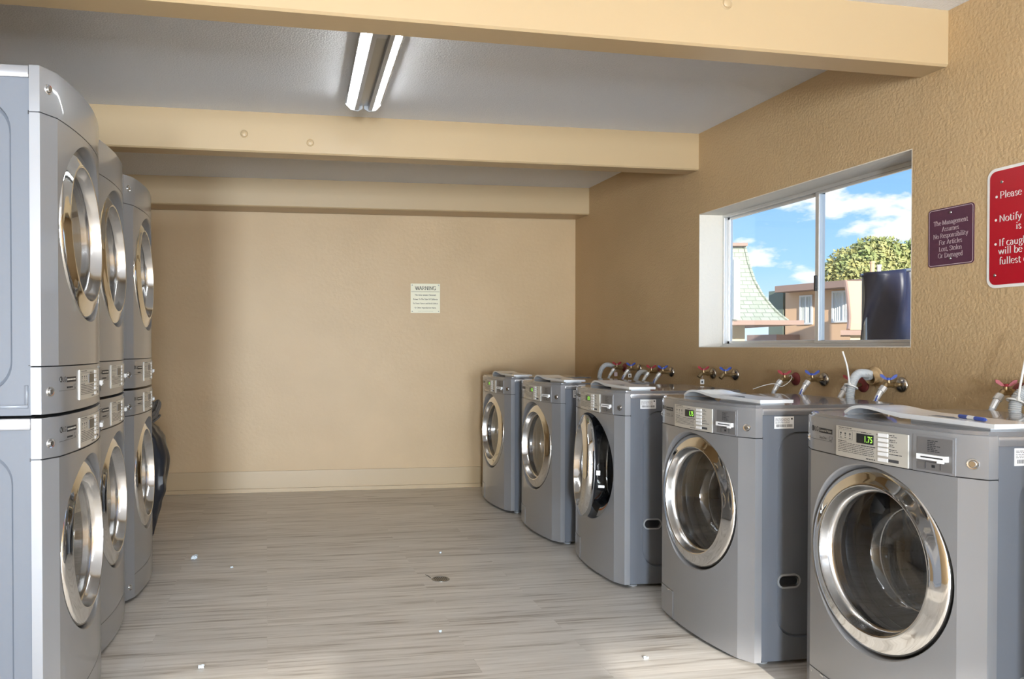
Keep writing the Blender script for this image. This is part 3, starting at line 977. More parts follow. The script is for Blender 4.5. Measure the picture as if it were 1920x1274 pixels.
def screw(parent, s, z):
    nrm = Vector((s * 0.032, -0.058, 0)).normalized()
    c = Vector((s * 0.314, bow(0.314), z))
    mb = MB()
    mb.lathe([(0.0, -0.006), (0.007, -0.006), (0.009, -0.003), (0.009, 0.003)], 16, (0, 0, 0), 'y')
    mb.lathe([(0.010, -0.0015), (0.0135, -0.0025), (0.0155, 0.001)], 16, (0, 0, 0), 'y')
    rot = Vector((0, -1, 0)).rotation_difference(nrm).to_matrix().to_4x4()
    bmesh.ops.transform(mb.bm, matrix=Matrix.Translation(c) @ rot, verts=mb.bm.verts[:])
    mb.build('screw', m_chrome2, parent, smooth=40)

HINGE = (-0.262, -0.052, DZ)
def make_door(root):
    def rel(prof):
        return [(r, y - HINGE[1]) for r, y in prof]
    c = (-HINGE[0], 0, 0)
    mb = MB()
    mb.lathe(rel([(0.262, -0.028), (0.2665, -0.034), (0.268, -0.045), (0.268, -0.058), (0.2665, -0.063), (0.263, -0.067), (0.258, -0.0695),
                  (0.249, -0.0725), (0.236, -0.0765), (0.2235, -0.0805), (0.2185, -0.0825), (0.2155, -0.0828), (0.213, -0.0815)]), 96, c)
    d = mb.build('door', m_chrome, root, loc=HINGE, smooth=50)
    d.rotation_euler = (math.radians(-2.2), 0, 0)      # the door leans: its foot stands proud
    mb = MB()
    mb.lathe(rel([(0.213, -0.0815), (0.2115, -0.076), (0.208, -0.060), (0.2045, -0.047), (0.2015, -0.043), (0.196, -0.042), (0.196, -0.036)]), 96, c)
    mb.build('inner_rim', m_chrome2, d, smooth=50)
    mb = MB()
    mb.lathe(rel([(0.262, -0.028), (0.240, -0.024), (0.225, -0.026), (0.208, -0.010), (0.203, -0.028), (0.196, -0.036)]), 72, c)
    mb.build('door_liner', m_dark, d, smooth=50)
    mb = MB()
    mb.lathe(rel([(0.0, -0.0500), (0.06, -0.0497), (0.12, -0.0485), (0.17, -0.0465), (0.1975, -0.0445), (0.197, -0.040), (0.193, -0.030), (0.183, 0.020), (0.170, 0.062), (0.150, 0.088), (0.118, 0.098), (0.11, 0.1), (0.0, 0.104)]), 72, c)
    mb.build('glass_bowl', m_bowl, d, smooth=60)
    mb = MB()
    mb.lathe(rel([(0.150, 0.0855), (0.1535, 0.084), (0.1515, 0.0905), (0.148, 0.091), (0.150, 0.0855)]), 72, c)
    mb.build('glass_ridge', m_chrome2, d, smooth=60)
    return d

def make_machine(kind):
    H = 0.967 if kind == 'washer' else 0.985
    root = empty({'washer': 'washing_machine', 'dryer_low': 'stacked_dryer', 'dryer_up': 'stacked_dryer'}[kind])
    zb = 0.018 if kind != 'dryer_up' else 0.004
    cap = 0.037
    # body with an embossed recess in each side
    mb = MB()
    xs_ = HWID - 0.006
    y0, y1, z0, z1 = 0.0, DEPTH - 0.012, zb, H - cap
    for s in (-1, 1):
        ra_, rz_ = (0.066, 0.10) if kind == 'washer' else (0.049, 0.066)
        rr_ = rrect(ra_, rz_, y1 - 0.05, z1 - 0.062, 0.085, 8)
        cy, cz = (ra_ + y1 - 0.05) / 2, (rz_ + z1 - 0.062) / 2
        def outer(p):
            dy, dz = p[0] - cy, p[1] - cz
            t = 1e9
            if abs(dy) > 1e-9: t = min(t, ((y1 if dy > 0 else y0) - cy) / dy)
            if abs(dz) > 1e-9: t = min(t, ((z1 if dz > 0 else z0) - cz) / dz)
            return (cy + dy * t, cz + dz * t)
        def shrink(p, k):
            dy, dz = p[0] - cy, p[1] - cz
            l = math.hypot(dy, dz)
            return (p[0] - dy / l * k, p[1] - dz / l * k)
        lo = [mb.v((s * xs_, *outer(p))) for p in rr_]
        l1 = [mb.v((s * xs_, *p)) for p in rr_]
        l2 = [mb.v((s * (xs_ - 0.013), *shrink(p, 0.0035))) for p in rr_]
        l3 = [mb.v((s * (xs_ - 0.009), *shrink(p, 0.011))) for p in rr_]
        n = len(rr_)
        for A, B in ((lo, l1), (l1, l2), (l2, l3)):
            for i in range(n):
                mb.face([A[i], A[(i + 1) % n], B[(i + 1) % n], B[i]])
        mb.face(l3)
        # fill the four corners left by the radial mapping
        for (a, b) in ((y0, z0), (y1, z0), (y1, z1), (y0, z1)):
            near = sorted(range(n), key=lambda i: (outer(rr_[i])[0] - a) ** 2 + (outer(rr_[i])[1] - b) ** 2)[:1][0]
            c_ = mb.v((s * xs_, a, b))
            for i in range(n):
                p, q = outer(rr_[i]), outer(rr_[(i + 1) % n])
                if (abs(p[0] - a) < 1e-6 and abs(q[1] - b) < 1e-6 and abs(p[1] - b) > 1e-6) or (abs(p[1] - b) < 1e-6 and abs(q[0] - a) < 1e-6 and abs(p[0] - a) > 1e-6):
                    mb.face([lo[i], lo[(i + 1) % n], c_])
    mb.poly([(-xs_, y1, z0), (xs_, y1, z0), (xs_, y1, z1), (-xs_, y1, z1)])
    mb.poly([(-xs_, y0, z0), (xs_, y0, z0), (xs_, y1, z0), (-xs_, y1, z0)])
    mb.poly([(-xs_, y0, z1), (xs_, y0, z1), (xs_, y1, z1), (-xs_, y1, z1)])
    if kind == 'dryer_up':
        for s in (-1, 1):      # L shaped emboss low on the side
            mb.box((s * xs_, 0.008, 0.024), (s * (xs_ + 0.003), 0.24, 0.034), 0.001)
            mb.box((s * xs_, 0.008, 0.034), (s * (xs_ + 0.003), 0.018, 0.089), 0.001)
    mb.build('body', m_side, root, smooth=25)
    # top
    mb = MB()
    if kind == 'washer':
        mb.box((-HWID, 0.001, H - cap), (HWID, DEPTH, H - 0.012), 0.003)
        out = plan(0.006)
        pts = [(x, y, H - 0.012) for x, y in out] + [(HWID - 0.006, DEPTH - 0.06, H - 0.012), (HWID - 0.05, DEPTH - 0.004, H - 0.012), (-HWID + 0.05, DEPTH - 0.004, H - 0.012), (-HWID + 0.006, DEPTH - 0.06, H - 0.012)]
        mb.prism(pts, (0, 0, 0.012))
        bmesh.ops.bevel(mb.bm, geom=[e for e in mb.bm.edges if all(abs(v.co.z - H) < 1e-5 for v in e.verts)], offset=0.004, segments=2, affect='EDGES')
    else:
        mb.box((-HWID, 0.001, H - cap), (HWID, DEPTH, H - 0.004), 0.003)
    mb.build('top_panel', m_topm, root, smooth=30)
    # front
    if kind == 'dryer_up':
        fz0, fz1 = 0.143, 0.851
    elif kind == 'dryer_low':
        fz0, fz1 = zb, 0.863
    else:
        fz0, fz1 = zb, 0.845
    mb = MB()
    front_face(mb, fz0, fz1)
    if kind == 'dryer_low':
        mb.mi = 1
        patch(mb, -INN, INN, 0.1225, 0.1255, 0.0004)
        mb.mi = 0
    fp = mb.build('front_panel', [m_silver, m_dark], root, smooth=28)
    if kind == 'dryer_low':
        for s in (-1, 1):
            screw(fp, s, 0.072)
    if kind == 'washer':
        control_panel(root, 0.848, H - 0.009, kind)
    elif kind == 'dryer_low':
        control_panel(root, 0.866, H - 0.004, kind)
    else:
        control_panel(root, 0.006, 0.140, kind)
        mb = MB()
        band(mb, 0.854, H, True)
        ts = mb.build('top_trim', m_silver, root, smooth=28)
        for s in (-1, 1):
            screw(ts, s, 0.925)
    make_door(root)
    mb = MB()
    mb.lathe([(0.2635, -0.029), (0.24, -0.020), (0.222, -0.018), (0.212, -0.022), (0.206, -0.010), (0.206, 0.0), (0.214, 0.012), (0.206, 0.03), (0.215, 0.05), (0.236, 0.060)], 64, (0, 0, DZ))
    mb.build('door_gasket', m_rub, root, smooth=50)
    mb = MB()
    mb.lathe([(0.236, 0.060), (0.240, 0.075), (0.240, 0.40), (0.225, 0.43), (0.12, 0.44), (0.06, 0.425), (0.0, 0.42)], 64, (0, 0, DZ))
    for k in range(3):
        a = k * 2 * PI / 3 + 0.5
        ca, sa = math.cos(a), math.sin(a)
        def q(r, w, y): return (r * ca - w * sa, y, DZ + r * sa + w * ca)
        mb.hexa([q(0.238, -0.035, 0.09), q(0.238, 0.035, 0.09), q(0.238, 0.035, 0.41), q(0.238, -0.035, 0.41),
                 q(0.195, -0.012, 0.11), q(0.195, 0.012, 0.11), q(0.195, 0.012, 0.40), q(0.195, -0.012, 0.40)])
    mb.build('drum', m_drum, root, smooth=40)
    if kind == 'washer':
        mb = MB()
        mb.mi = 1
        patch(mb, -0.284, -0.150, 0.022, 0.137, 0.0006)
        mb.mi = 0
        patch(mb, -0.2825, -0.152, 0.0235, 0.135, 0.0022)
        mb.mi = 2
        patch(mb, -0.270, -0.264, 0.119, 0.125, 0.0034)
        patch(mb, -0.215, -0.195, 0.129, 0.1345, 0.004)
        mb.build('drain_cover', [m_silver, m_dark, m_chrome2], root)
        # side grip pocket
        mb = MB()
        x = xs_ - 0.009
        a = rrect(0.072, 0.284, 0.168, 0.338, 0.0265, 8)
        b = rrect(0.079, 0.291, 0.161, 0.331, 0.0195, 8)
        c = rrect(0.084, 0.296, 0.156, 0.326, 0.0145, 8)
        n = len(a)
        ra = [mb.v((x - 0.001, *p)) for p in a]
        rb = [mb.v((x + 0.005, *p)) for p in a]
        rc = [mb.v((x + 0.005, *p)) for p in b]
        rd = [mb.v((x + 0.0006, *p)) for p in c]
        for A, B in ((ra, rb), (rb, rc)):
            for i in range(n):
                mb.face([A[i], A[(i + 1) % n], B[(i + 1) % n], B[i]])
        mb.mi = 1
        for i in range(n):
            mb.face([rc[i], rc[(i + 1) % n], rd[(i + 1) % n], rd[i]])
        mb.face(rd)
        mb.build('grip_pocket', [m_sidel, m_dark], root, smooth=40)
        # rating label
        mb = MB()
        mb.box((xs_, 0.052, 0.880), (xs_ + 0.0008, 0.132, 0.925))
        mb.mi = 1
        rnd = random.Random(5)
        for k in range(5):
            y = 0.056
            while y < 0.112:
                w = rnd.uniform(0.004, 0.012)
                mb.box((xs_ + 0.0008, y, 0.917 - k * 0.0042), (xs_ + 0.001, min(y + w, 0.114), 0.9185 - k * 0.0042))
                y += w + 0.002
        y = 0.060
        while y < 0.124:
            w = rnd.uniform(0.0008, 0.0022)
            mb.box((xs_ + 0.0008, y, 0.886), (xs_ + 0.001, y + w, 0.896))
            y += w + rnd.uniform(0.001, 0.002)
        mb.box((xs_ + 0.0008, 0.120, 0.913), (xs_ + 0.001, 0.127, 0.920))
        mb.build('rating_label', [m_white, m_ink], root)
        # detergent lid lying open along the front of the top, with its arched grip
        mb = MB()
        hump = spline([(0.03, 0.0225, 0), (-0.03, 0.0265, 0), (-0.085, 0.032, 0), (-0.135, 0.0335, 0), (-0.175, 0.026, 0), (-0.205, 0.009, 0)], 6)
        under = spline([(-0.200, 0.001, 0), (-0.172, 0.017, 0), (-0.135, 0.0245, 0), (-0.085, 0.023, 0), (-0.03, 0.0155, 0), (0.03, 0.0085, 0)], 6)
        outl = [(0.335, 0.0075), (0.335, 0.019)] + [(q.x, q.y) for q in hump] + [(q.x, q.y) for q in under]
        mb.prism([(u, -0.004, H + z) for u, z in outl], (0, 0.135, 0))
        mb.box((0.04, 0.02, H - 0.001), (0.30, 0.12, H + 0.009))
        mb.mi = 1
        for k in range(3):
            mb.box((0.10, 0.02 + 0.012 * k, H + 0.0195), (0.20 - 0.02 * k, 0.024 + 0.012 * k, H + 0.0222))
        mb.build('detergent_lid', [m_lid, m_side], root, smooth=30)
    if kind != 'dryer_up':
        for (x, y) in ((-0.29, 0.035), (0.29, 0.035), (-0.29, 0.54), (0.29, 0.54)):
            mb = MB()
            mb.lathe([(0.0, 0.0), (0.022, 0.0), (0.023, 0.006), (0.012, 0.009), (0.012, 0.022), (0, 0.022)], 14, (x, y, 0), 'z')
            mb.build('foot', m_sidel, root, smooth=40)
    return root
m_topm = mat('pale grey gloss top', (0.27, 0.27, 0.28), 0.22, 0.4, 0.7, 0.04)

wash = make_machine('washer')
W_SPOTS = [  # X where side meets front, near edge Y, turn
    (1.82, 0.74, 0.0, 'unseen washing machine nearest the doorway, ahead of the whole row, set there for its shade'),  # out of view, stands here to shade its neighbour's side
    (1.815, 1.680, 1.2, 'largest silver washing machine at the right of the row, pen on its lid'),
    (1.789, 2.608, 0.0, 'silver washing machine second from the right with its whole blue grey side in view'),
    (1.767, 3.585, 3.3, 'silver washing machine in mid row with its round door ajar'),
    (1.748, 4.442, 0.0, 'silver washing machine with shut door between the ajar one and the far corner one'),
    (1.731, 5.354, 0.0, 'smallest, farthest silver washing machine in the corner by the back wall'),
]
for i, (x, yn, rot, lab) in enumerate(W_SPOTS):
    o = wash if i == 0 else copy_tree(wash)
    o.location = (x, yn + HWID, 0)
    o.rotation_euler = (0, 0, -PI / 2 - math.radians(rot))
    tag(o, lab, 'washing machine', 'row of front load washers')
    if i == 3:
        ajar = o
for ch in ajar.children:
    if ch.name.split('.')[0] == 'door':
        ch.rotation_euler = (math.radians(-2.2), 0, math.radians(-13))
# what only the ajar machine shows: latch hook on its door and the care label in the opening
for ch in list(ajar.children):
    if ch.name.split('.')[0] == 'door':
        mb = MB()
        mb.box((0.515, 0.030, -0.012), (0.527, 0.050, 0.012), 0.002)
        mb.build('latch_plate', m_white, ch)
        mb = MB()
        mb.tube([(0.505, 0.045, -0.07), (0.505, 0.075, -0.07)], 0.007, 10)
        mb.build('latch_hook', m_white, ch)
mb = MB()
A_L = list(range(-48, -82, -3))
def cone(r, y): return [(r * math.cos(math.radians(a)), y, DZ + r * math.sin(math.radians(a))) for a in A_L]
outer_, mid_, inner_, lip_ = cone(0.268, -0.060), cone(0.238, -0.046), cone(0.230, -0.043), cone(0.222, -0.036)
for A, B, k in ((outer_, mid_, 0), (mid_, inner_, 1), (inner_, lip_, 0)):
    mb.mi = k
    for i in range(len(A) - 1):
        mb.poly([A[i], A[i + 1], B[i + 1], B[i]])
mb.build('care_label', [m_white, m_orange], ajar)

dlow = make_machine('dryer_low')
dup_ = make_machine('dryer_up')
where = ['stack nearest the viewer', 'middle stack', 'farthest stack']
for i in range(3):
    lo = dlow if i == 0 else copy_tree(dlow)
    up = dup_ if i == 0 else copy_tree(dup_)
    xx, y = ((-0.65, 2.352), (-0.688, 3.056), (-0.667, 3.76))[i]
    y += HWID
    for o, z in ((lo, 0.0), (up, 0.985)):
        o.location = (xx, y, z)
        o.rotation_euler = (0, 0, PI / 2)
    tag(lo, 'lower silver machine standing on the floor in the ' + where[i], 'dryer', 'stacked silver machines')
    tag(up, 'upper silver dryer resting on top in the ' + where[i], 'dryer', 'stacked silver machines')

# ---------------------------------------------------------------- water valves, hoses and ties on the right wall
def on_wall(px, py):
    """the point of the right wall's face on the sight line through (px, py)"""
    zz = 1523.6 * XR / (px - 500)
    return zz - 0.1793 * XR, CAM_H - (py - 652) * zz / 1500
VZ = 1.023
def make_valve(handle_mat, over):
    root = empty('water_valve')
    mb = MB()
    mb.lathe([(0.033, 0.0), (0.033, -0.004), (0.030, -0.008), (0.020, -0.013), (0.012, -0.015), (0.0, -0.015)], 24, (0, 0, 0), 'x')
    mb.build('flange', m_flange if not over else m_redp, root, smooth=40)
    mb = MB()
    mb.tube([(-0.010, 0, 0), (-0.034, 0, 0)], 0.0085, 12)
    mb.tube([(-0.030, 0, 0), (-0.046, 0, 0)], 0.0125, 6)
    mb.tube([(-0.044, 0, 0), (-0.080, 0, 0.0)], [0.010, 0.0125], 12)
    mb.tube([(-0.064, 0, 0.0), (-0.064, 0, 0.022)], [0.011, 0.008], 12)
    mb.build('valve_body', m_brass, root, smooth=40)
    mb = MB()
    mb.tube([(-0.074, 0, 0.004), (-0.096, 0, -0.020)], [0.0115, 0.0125], 12)
    mb.build('spout', m_brass, root, smooth=40)
    mb = MB()
    mb.tube([(-0.064, 0, 0.020), (-0.064, 0, 0.030)], 0.009, 10)
    for s in (-1, 1):
        d = Vector((0.75, -0.66, 0)) * s
        n = Vector((0.66, 0.75, 0)) * 0.0085
        a = Vector((-0.064, 0, 0.021))
        p = [a + d * 0.004 + Vector((0, 0, 0.0)), a + d * 0.015 + Vector((0, 0, 0.002)), a + d * 0.030 + Vector((0, 0, 0.013)), a + d * 0.031 + Vector((0, 0, 0.024)), a + d * 0.021 + Vector((0, 0, 0.022)), a + d * 0.010 + Vector((0, 0, 0.011))]
        mb.prism([q - n for q in p], 2 * n)
    mb.build('lever_handle', handle_mat, root, smooth=30)
    return root
proto = {('r', False): None, ('b', False): None, ('r', True): None}
VALVES = [  # flange pixel, colour, overspray, label, hose?, tag?
    (1172, 690, 'r', True, 'red handled water valve nearest the back corner', True, 'p'),
    (1199, 692, 'b', False, 'blue handled water valve nearest the back corner, white tag below it', True, 'w'),
    (1238, 697, 'r', True, 'second red handled water valve from the back corner, close beside a blue one', True, None),
    (1260, 698, 'b', False, 'second blue handled water valve from the back corner, close beside a red one', True, None),
    (1338, 701, 'r', False, 'red handled water valve with bare spout and no hose', False, 'w'),
    (1380, 703, 'b', False, 'blue handled water valve with bare spout and no hose', False, None),
    (1493, 711, 'r', True, 'red handled water valve with reddened flange under the window, thin tie round it', True, None),
    (1546, 712, 'b', False, 'blue handled water valve under the window middle', True, None),
    (1620, 722, 'r', True, 'red handled water valve half hidden behind a looped drain hose under the window', True, None),
    (1692, 722, 'b', False, 'blue handled water valve under the right end of the window', True, None),
    (1916, 736, 'r', True, 'red handled water valve at the right edge below the red sign', True, None),
]
def stripe_tube(mb, pts, r, n=10):
    mb.tube(pts, r, n)
TAGS = []
for i, (px, py, c, over, lab, hose, tg) in enumerate(VALVES):
    y, z = on_wall(px, py)
    key = (c, over)
    if proto[key] is None:
        proto[key] = make_valve(m_red if c == 'r' else m_blue, over)
        o = proto[key]
    else:
        o = copy_tree(proto[key])
    o.location = (XR, y, z)
    tag(o, lab, 'water valve', 'water valves on the right wall')
    if tg:
        TAGS.append((o, tg))
    if hose:
        base = Vector((XR, y, z))
        rel = [(-0.090, 0, -0.014), (-0.108, 0, -0.036), (-0.126, 0, -0.068), (-0.138, 0, -0.115), (-0.142, 0.004, -0.18), (-0.138, 0.02, -0.30), (-0.12, 0.05, -0.50)]
        pts = spline([base + Vector(p) for p in rel], 6)
        mb = MB()
        mb.tube(pts, 0.0092, 12)
        side = ('red' if c == 'r' else 'blue')
        h = mb.build('fill_hose', m_hose, smooth=40)
        mb = MB()
        mb.tube([base + Vector((-0.086, 0, -0.009)), base + Vector((-0.101, 0, -0.027))], 0.0145, 8)
        mb.tube([base + Vector((-0.101, 0, -0.027)), base + Vector((-0.120, 0, -0.057))], [0.0115, 0.0105], 10)
        mb.build('hose_nut', m_alu, h, smooth=30)
        if c == 'b':
            mb = MB()
            mb.tube([p + Vector((-0.0052, -0.0052, 0.0022)) for p in pts[8:]], 0.0032, 6)
            mb.build('hose_stripe', m_blue, h, smooth=40)
        wl = ['red handled valve nearest the back corner', 'blue handled valve nearest the back corner', 'second red handled valve from the corner', 'second blue handled valve from the corner', '', '',
              'red handled valve with the thin tie', 'blue handled valve under the window middle', 'red handled valve behind the looped drain hose', 'blue handled valve under the right window end', 'red handled valve below the red sign'][i]
        tag(h, 'grey hose bending down from the ' + wl, 'hose', 'fill hoses')

for o, tg in TAGS:
    mb = MB()
    mb.box((-0.085, -0.001, -0.062), (-0.060, 0.0002, -0.034), 0.0)
    if tg == 'w':
        mb.mi = 1
        mb.box((-0.078, -0.0014, -0.055), (-0.069, -0.001, -0.043))
    mb.mi = 0
    mb.tube([(-0.072, 0, -0.035), (-0.072, 0, -0.008)], 0.001, 5)
    tt = mb.build('paper_tag', [m_white if tg == 'w' else m_pink, m_black], o)
def corrugated(name, path, label, r=0.0165, lo=0.0, pitch=0.0065):
    pts = spline(path, 14)
    # resample evenly
    L_ = [0.0]
    for a, b in zip(pts, pts[1:]):
        L_.append(L_[-1] + (b - a).length)
    n = int(L_[-1] / (pitch / 4))
    out, rs = [], []
    j = 0
    for k in range(n + 1):
        d = L_[-1] * k / n
        while j < len(L_) - 2 and L_[j + 1] < d:
            j += 1
        f = (d - L_[j]) / max(1e-6, L_[j + 1] - L_[j])
        out.append(pts[j].lerp(pts[j + 1], f))
        rs.append(r + 0.0016 * math.sin(2 * PI * d / pitch))
    mb = MB()
    mb.tube(out, rs, 14)
    return tag(mb.build(name, m_drain, smooth=60), label, 'hose', 'drain hoses')
def dpath(y, xt, zt, yw, zw, xw=XR + 0.02):
    """rise behind the machine, loop over and enter the wall"""
    return [(xt + 0.02, y, zt - 0.55), (xt + 0.004, y, zt - 0.30), (xt, y, zt - 0.12), (xt + 0.012, y, zt - 0.045), (xt + 0.045, (y * 2 + yw) / 3, zt - 0.006), (xt + 0.085, (y + yw) / 2, zt - 0.002), (xt + 0.125, yw, (zt + zw) / 2 - 0.004), (xw, yw, zw)]
corrugated('drain_hose', dpath(5.60, 2.475, 1.050, 5.62, 1.022), 'grey corrugated drain hose looping over in the back corner')
corrugated('drain_hose', dpath(5.08, 2.505, 1.010, 5.12, 0.985), 'grey corrugated drain hose looping over beside the second pair of valves')
d3 = corrugated('drain_hose', dpath(2.995, 2.468, 1.070, 3.02, 1.055, XR - 0.052), 'grey corrugated drain hose looping over under the right part of the window', 0.0175)
d4 = corrugated('drain_hose', dpath(2.270, 2.505, 1.052, 2.20, 1.00), 'grey corrugated drain hose looping over at the right edge below the red sign', 0.0185)
# open standpipe that takes the hose under the window
mb = MB()
mb.lathe([(0.031, 0.05), (0.031, -0.035), (0.0275, -0.035), (0.0275, 0.05)], 28, (0, 0, 0), 'x')
mb.lathe([(0.042, 0.0), (0.040, -0.006), (0.031, -0.010)], 28, (0, 0, 0), 'x')
o = mb.build('standpipe', m_back, loc=(XR, 3.02, 1.055), smooth=40)
bmesh_rot = Matrix.Rotation(math.radians(-14), 4, 'Y')
o.data.transform(bmesh_rot)
tag(o, 'beige pipe stub in the wall receiving the drain hose under the window', 'pipe')
def tie(name, ring_c, r, tail, label, rad=0.0026):
    mb = MB()
    c = Vector(ring_c)
    ring = [c + Vector((r * math.cos(a), r * math.sin(a), -0.45 * r * math.cos(a))) for a in [2 * PI * k / 20 for k in range(21)]]
    mb.tube(ring, rad, 8)
    h = tail[0]
    mb.box((h[0] - 0.005, h[1] - 0.005, h[2] - 0.006), (h[0] + 0.005, h[1] + 0.005, h[2] + 0.006), 0.001)
    mb.tube(spline(tail, 6), rad, 8)
    return tag(mb.build(name, m_tie, smooth=40), label, 'cable tie', 'cable ties on the hoses')
tie('cable_tie', (2.474, 2.995, 1.012), 0.0245, [(2.452, 2.978, 1.024), (2.446, 2.976, 1.06), (2.436, 2.974, 1.105), (2.412, 2.970, 1.163)], 'white plastic cable tie with long tail rising left under the window', 0.0034)
tie('cable_tie', (2.511, 2.270, 0.995), 0.0255, [(2.495, 2.248, 1.006), (2.500, 2.246, 1.05), (2.515, 2.246, 1.12), (2.540, 2.246, 1.225)], 'white plastic cable tie with long upright tail below the red sign', 0.0036)
y7, z7 = on_wall(1493, 711)
mb = MB()
mb.tube(spline([(XR - 0.225, y7 + 0.02, z7 - 0.05), (XR - 0.19, y7 - 0.02, z7 - 0.030), (XR - 0.14, y7 - 0.026, z7 - 0.022), (XR - 0.100, y7 - 0.024, z7 - 0.036), (XR - 0.060, y7 - 0.022, z7 - 0.018), (XR - 0.036, y7 - 0.017, z7 + 0.006), (XR - 0.030, y7, z7 + 0.018), (XR - 0.036, y7 + 0.018, z7 + 0.004), (XR - 0.07, y7 + 0.022, z7 - 0.012), (XR - 0.10, y7 + 0.024, z7 - 0.036)], 6), 0.0019, 6)
tag(mb.build('cable_tie', m_tie, smooth=40), 'thin white cable tie looped round a valve, its end pointing left', 'cable tie', 'cable ties on the hoses')

# pen lying on the lid of the nearest visible washer
mb = MB()
mb.tube([(0, -0.062, 0), (0, -0.052, 0), (0, 0, 0), (0, 0.062, 0)], [0.0015, 0.0055, 0.0055, 0.005], 12)

pen = mb.build('pen', m_blue, loc=(1.845, 1.79, 0.967 + 0.0258), smooth=40)
mb = MB()
mb.tube([(0, -0.012, 0), (0, 0.02, 0)], 0.0056, 12)
mb.build('pen_label', m_white, pen, smooth=40)
pen.rotation_euler = (0, 0, math.radians(-18))
tag(pen, 'small blue and white pen lying on the lid of the largest washer', 'pen')

# ---------------------------------------------------------------- signs
def sign_plate(name, y_l, z0, w, h, r, base_mat, label, cat, border=None):
    """a sheet on the right wall; its own x runs to the reader's right (towards the viewer)"""
    root = MB()
    def to(x, z, d): return (-d, -x, z)
    a = rrect(0, 0, w, h, r, 6)
    root.prism([to(x, z, 0.0005) for x, z in a], (-0.002, 0, 0))
    o = root.build(name, base_mat, loc=(XR, y_l, z0))
    tag(o, label, cat)
    return o
# plum notice
YP = (3991.8 / 1240) - 0.4698
wP, hP = 0.208, 0.229
sg = sign_plate('notice_sign', YP, 1.499, wP, hP, 0.014, m_signp, 'small plum sign with pale lettering about lost articles beside the window', 'sign')
def w3(d): return lambda x, y: (-d, -x, y)
mb = MB()
a = rrect(0.004, 0.004, wP - 0.004, hP - 0.004, 0.011, 6)
b = rrect(0.006, 0.006, wP - 0.006, hP - 0.006, 0.009, 6)
for i in range(len(a)):
    j = (i + 1) % len(a)
    mb.poly([w3(0.0029)(*a[i]), w3(0.0029)(*a[j]), w3(0.0029)(*b[j]), w3(0.0029)(*b[i])])
mb.build('border_line', m_pink, sg, fix=False)
mb = MB()
for k, tx in enumerate(('The Management', 'Assumes', 'No Responsibility', 'For Articles', 'Lost, Stolen', 'Or Damaged')):
    f = w3(0.003)
    serif(mb, tx, 0.0262, (lambda f: lambda x, y: f(wP / 2 + x, 0.163 - 0.0258 * k + y))(f), 'CENTER', 1.0, 0.86)
mb.build('sign_lettering', m_pink, sg, fix=False)
for z in (0.028, hP - 0.022):
    mb = MB()
    mb.lathe([(0.0, -0.0065), (0.003, -0.006), (0.0052, -0.004), (0.0056, -0.002)], 14, (0, -wP / 2, z), 'x')
    mb.build('screw', m_screw, sg, smooth=40)
# red rules sign, running out of the picture on the right
YR = (3991.8 / 1350) - 0.4698
zR0, zR1 = 1.397, 1.832
wR, hR = 0.62, zR1 - zR0
sg = sign_plate('rules_sign', YR, zR0, wR, hR, 0.034, m_signw, 'large red sign with white border and rules in white letters', 'sign')
mb = MB()
mb.prism([w3(0.0024)(x, z) for x, z in rrect(0.011, 0.011, wR - 0.011, hR - 0.011, 0.026, 6)], (-0.0008, 0, 0))
mb.build('red_field', m_signr, sg)
mb = MB()
rows = [('Please c', 0.051, 0.3225, True), ('Notify o', 0.049, 0.238, True), ('is r', 0.114, 0.203, False), ('If caught', 0.0485, 0.1505, True), ('will be p', 0.047, 0.1205, False), ('fullest e', 0.050, 0.084, False)]
for tx, x0, z0, bl in rows:
    f = w3(0.0036)
    serif(mb, tx, 0.0365, lambda x, y: f(x0 + x, z0 + y), 'LEFT', 1.12, 0.95)
    if bl:
        mb.poly([f(x0 - 0.0125 + 0.0048 * math.cos(k * PI / 8), z0 + 0.0085 + 0.0048 * math.sin(k * PI / 8)) for k in range(16)])
mb.build('sign_lettering', m_signw, sg, fix=False)
for x, z in ((0.058, 0.382), (0.033, 0.046), (wR - 0.058, 0.382), (wR - 0.033, 0.046)):
    mb = MB()
    mb.lathe([(0.0, -0.006), (0.003, -0.0055), (0.0055, -0.0035), (0.006, -0.002)], 14, (0, -x, z), 'x')
    mb.build('screw', m_screw, sg, smooth=40)

# small warning notice on the back wall
def on_back(px, py, d=0.0):
    # back wall: y = BYL + k (x - XL)
    k = (BYR - BYL) / (XR - XL)
    y0 = BYL - k * XL - d
    u = (px - 500) / 1523.6
    x = u * y0 / (1 - u * (k + 0.1793))
    y = y0 + k * x
    zz = y + 0.1793 * x
    return x, y, CAM_H - (py - 652) * zz / 1500
xa, ya, za = on_back(770, 587)
xb, yb, zb_ = on_back(825, 534)
wB, hB = math.hypot(xb - xa, yb - ya), 0.245
mb = MB()
mb.box((0, -0.004, 0), (wB, -0.001, hB), 0.0008)
sg = mb.build('warning_sign', m_signc, loc=(xa, ya, za))
sg.rotation_euler = (0, 0, math.atan2(yb - ya, xb - xa))
tag(sg, 'small square cream warning sign on the back wall', 'sign')
mb = MB()
f = lambda x, y: (x, -0.0044, y)
serif(mb, 'WARNING', 0.046, lambda x, y: f(wB / 2 + x, 0.192 + y), 'CENTER', 1.35, 0.84)
for k, tx in enumerate(('This Area contains Chemicals', 'Known To The State Of California', 'To Cause Cancer and Birth Defects', 'Or Other Reproductive Harm.')):
    serif(mb, tx, 0.0178, (lambda k: lambda x, y: f(wB / 2 + x, 0.144 - 0.0355 * k + y))(k), 'CENTER', 1.5, 0.86)
mb.poly([f(0.004, 0.1765), f(wB - 0.004, 0.1765), f(wB - 0.004, 0.1785), f(0.004, 0.1785)])
x = wB * 0.26
rnd = random.Random(2)
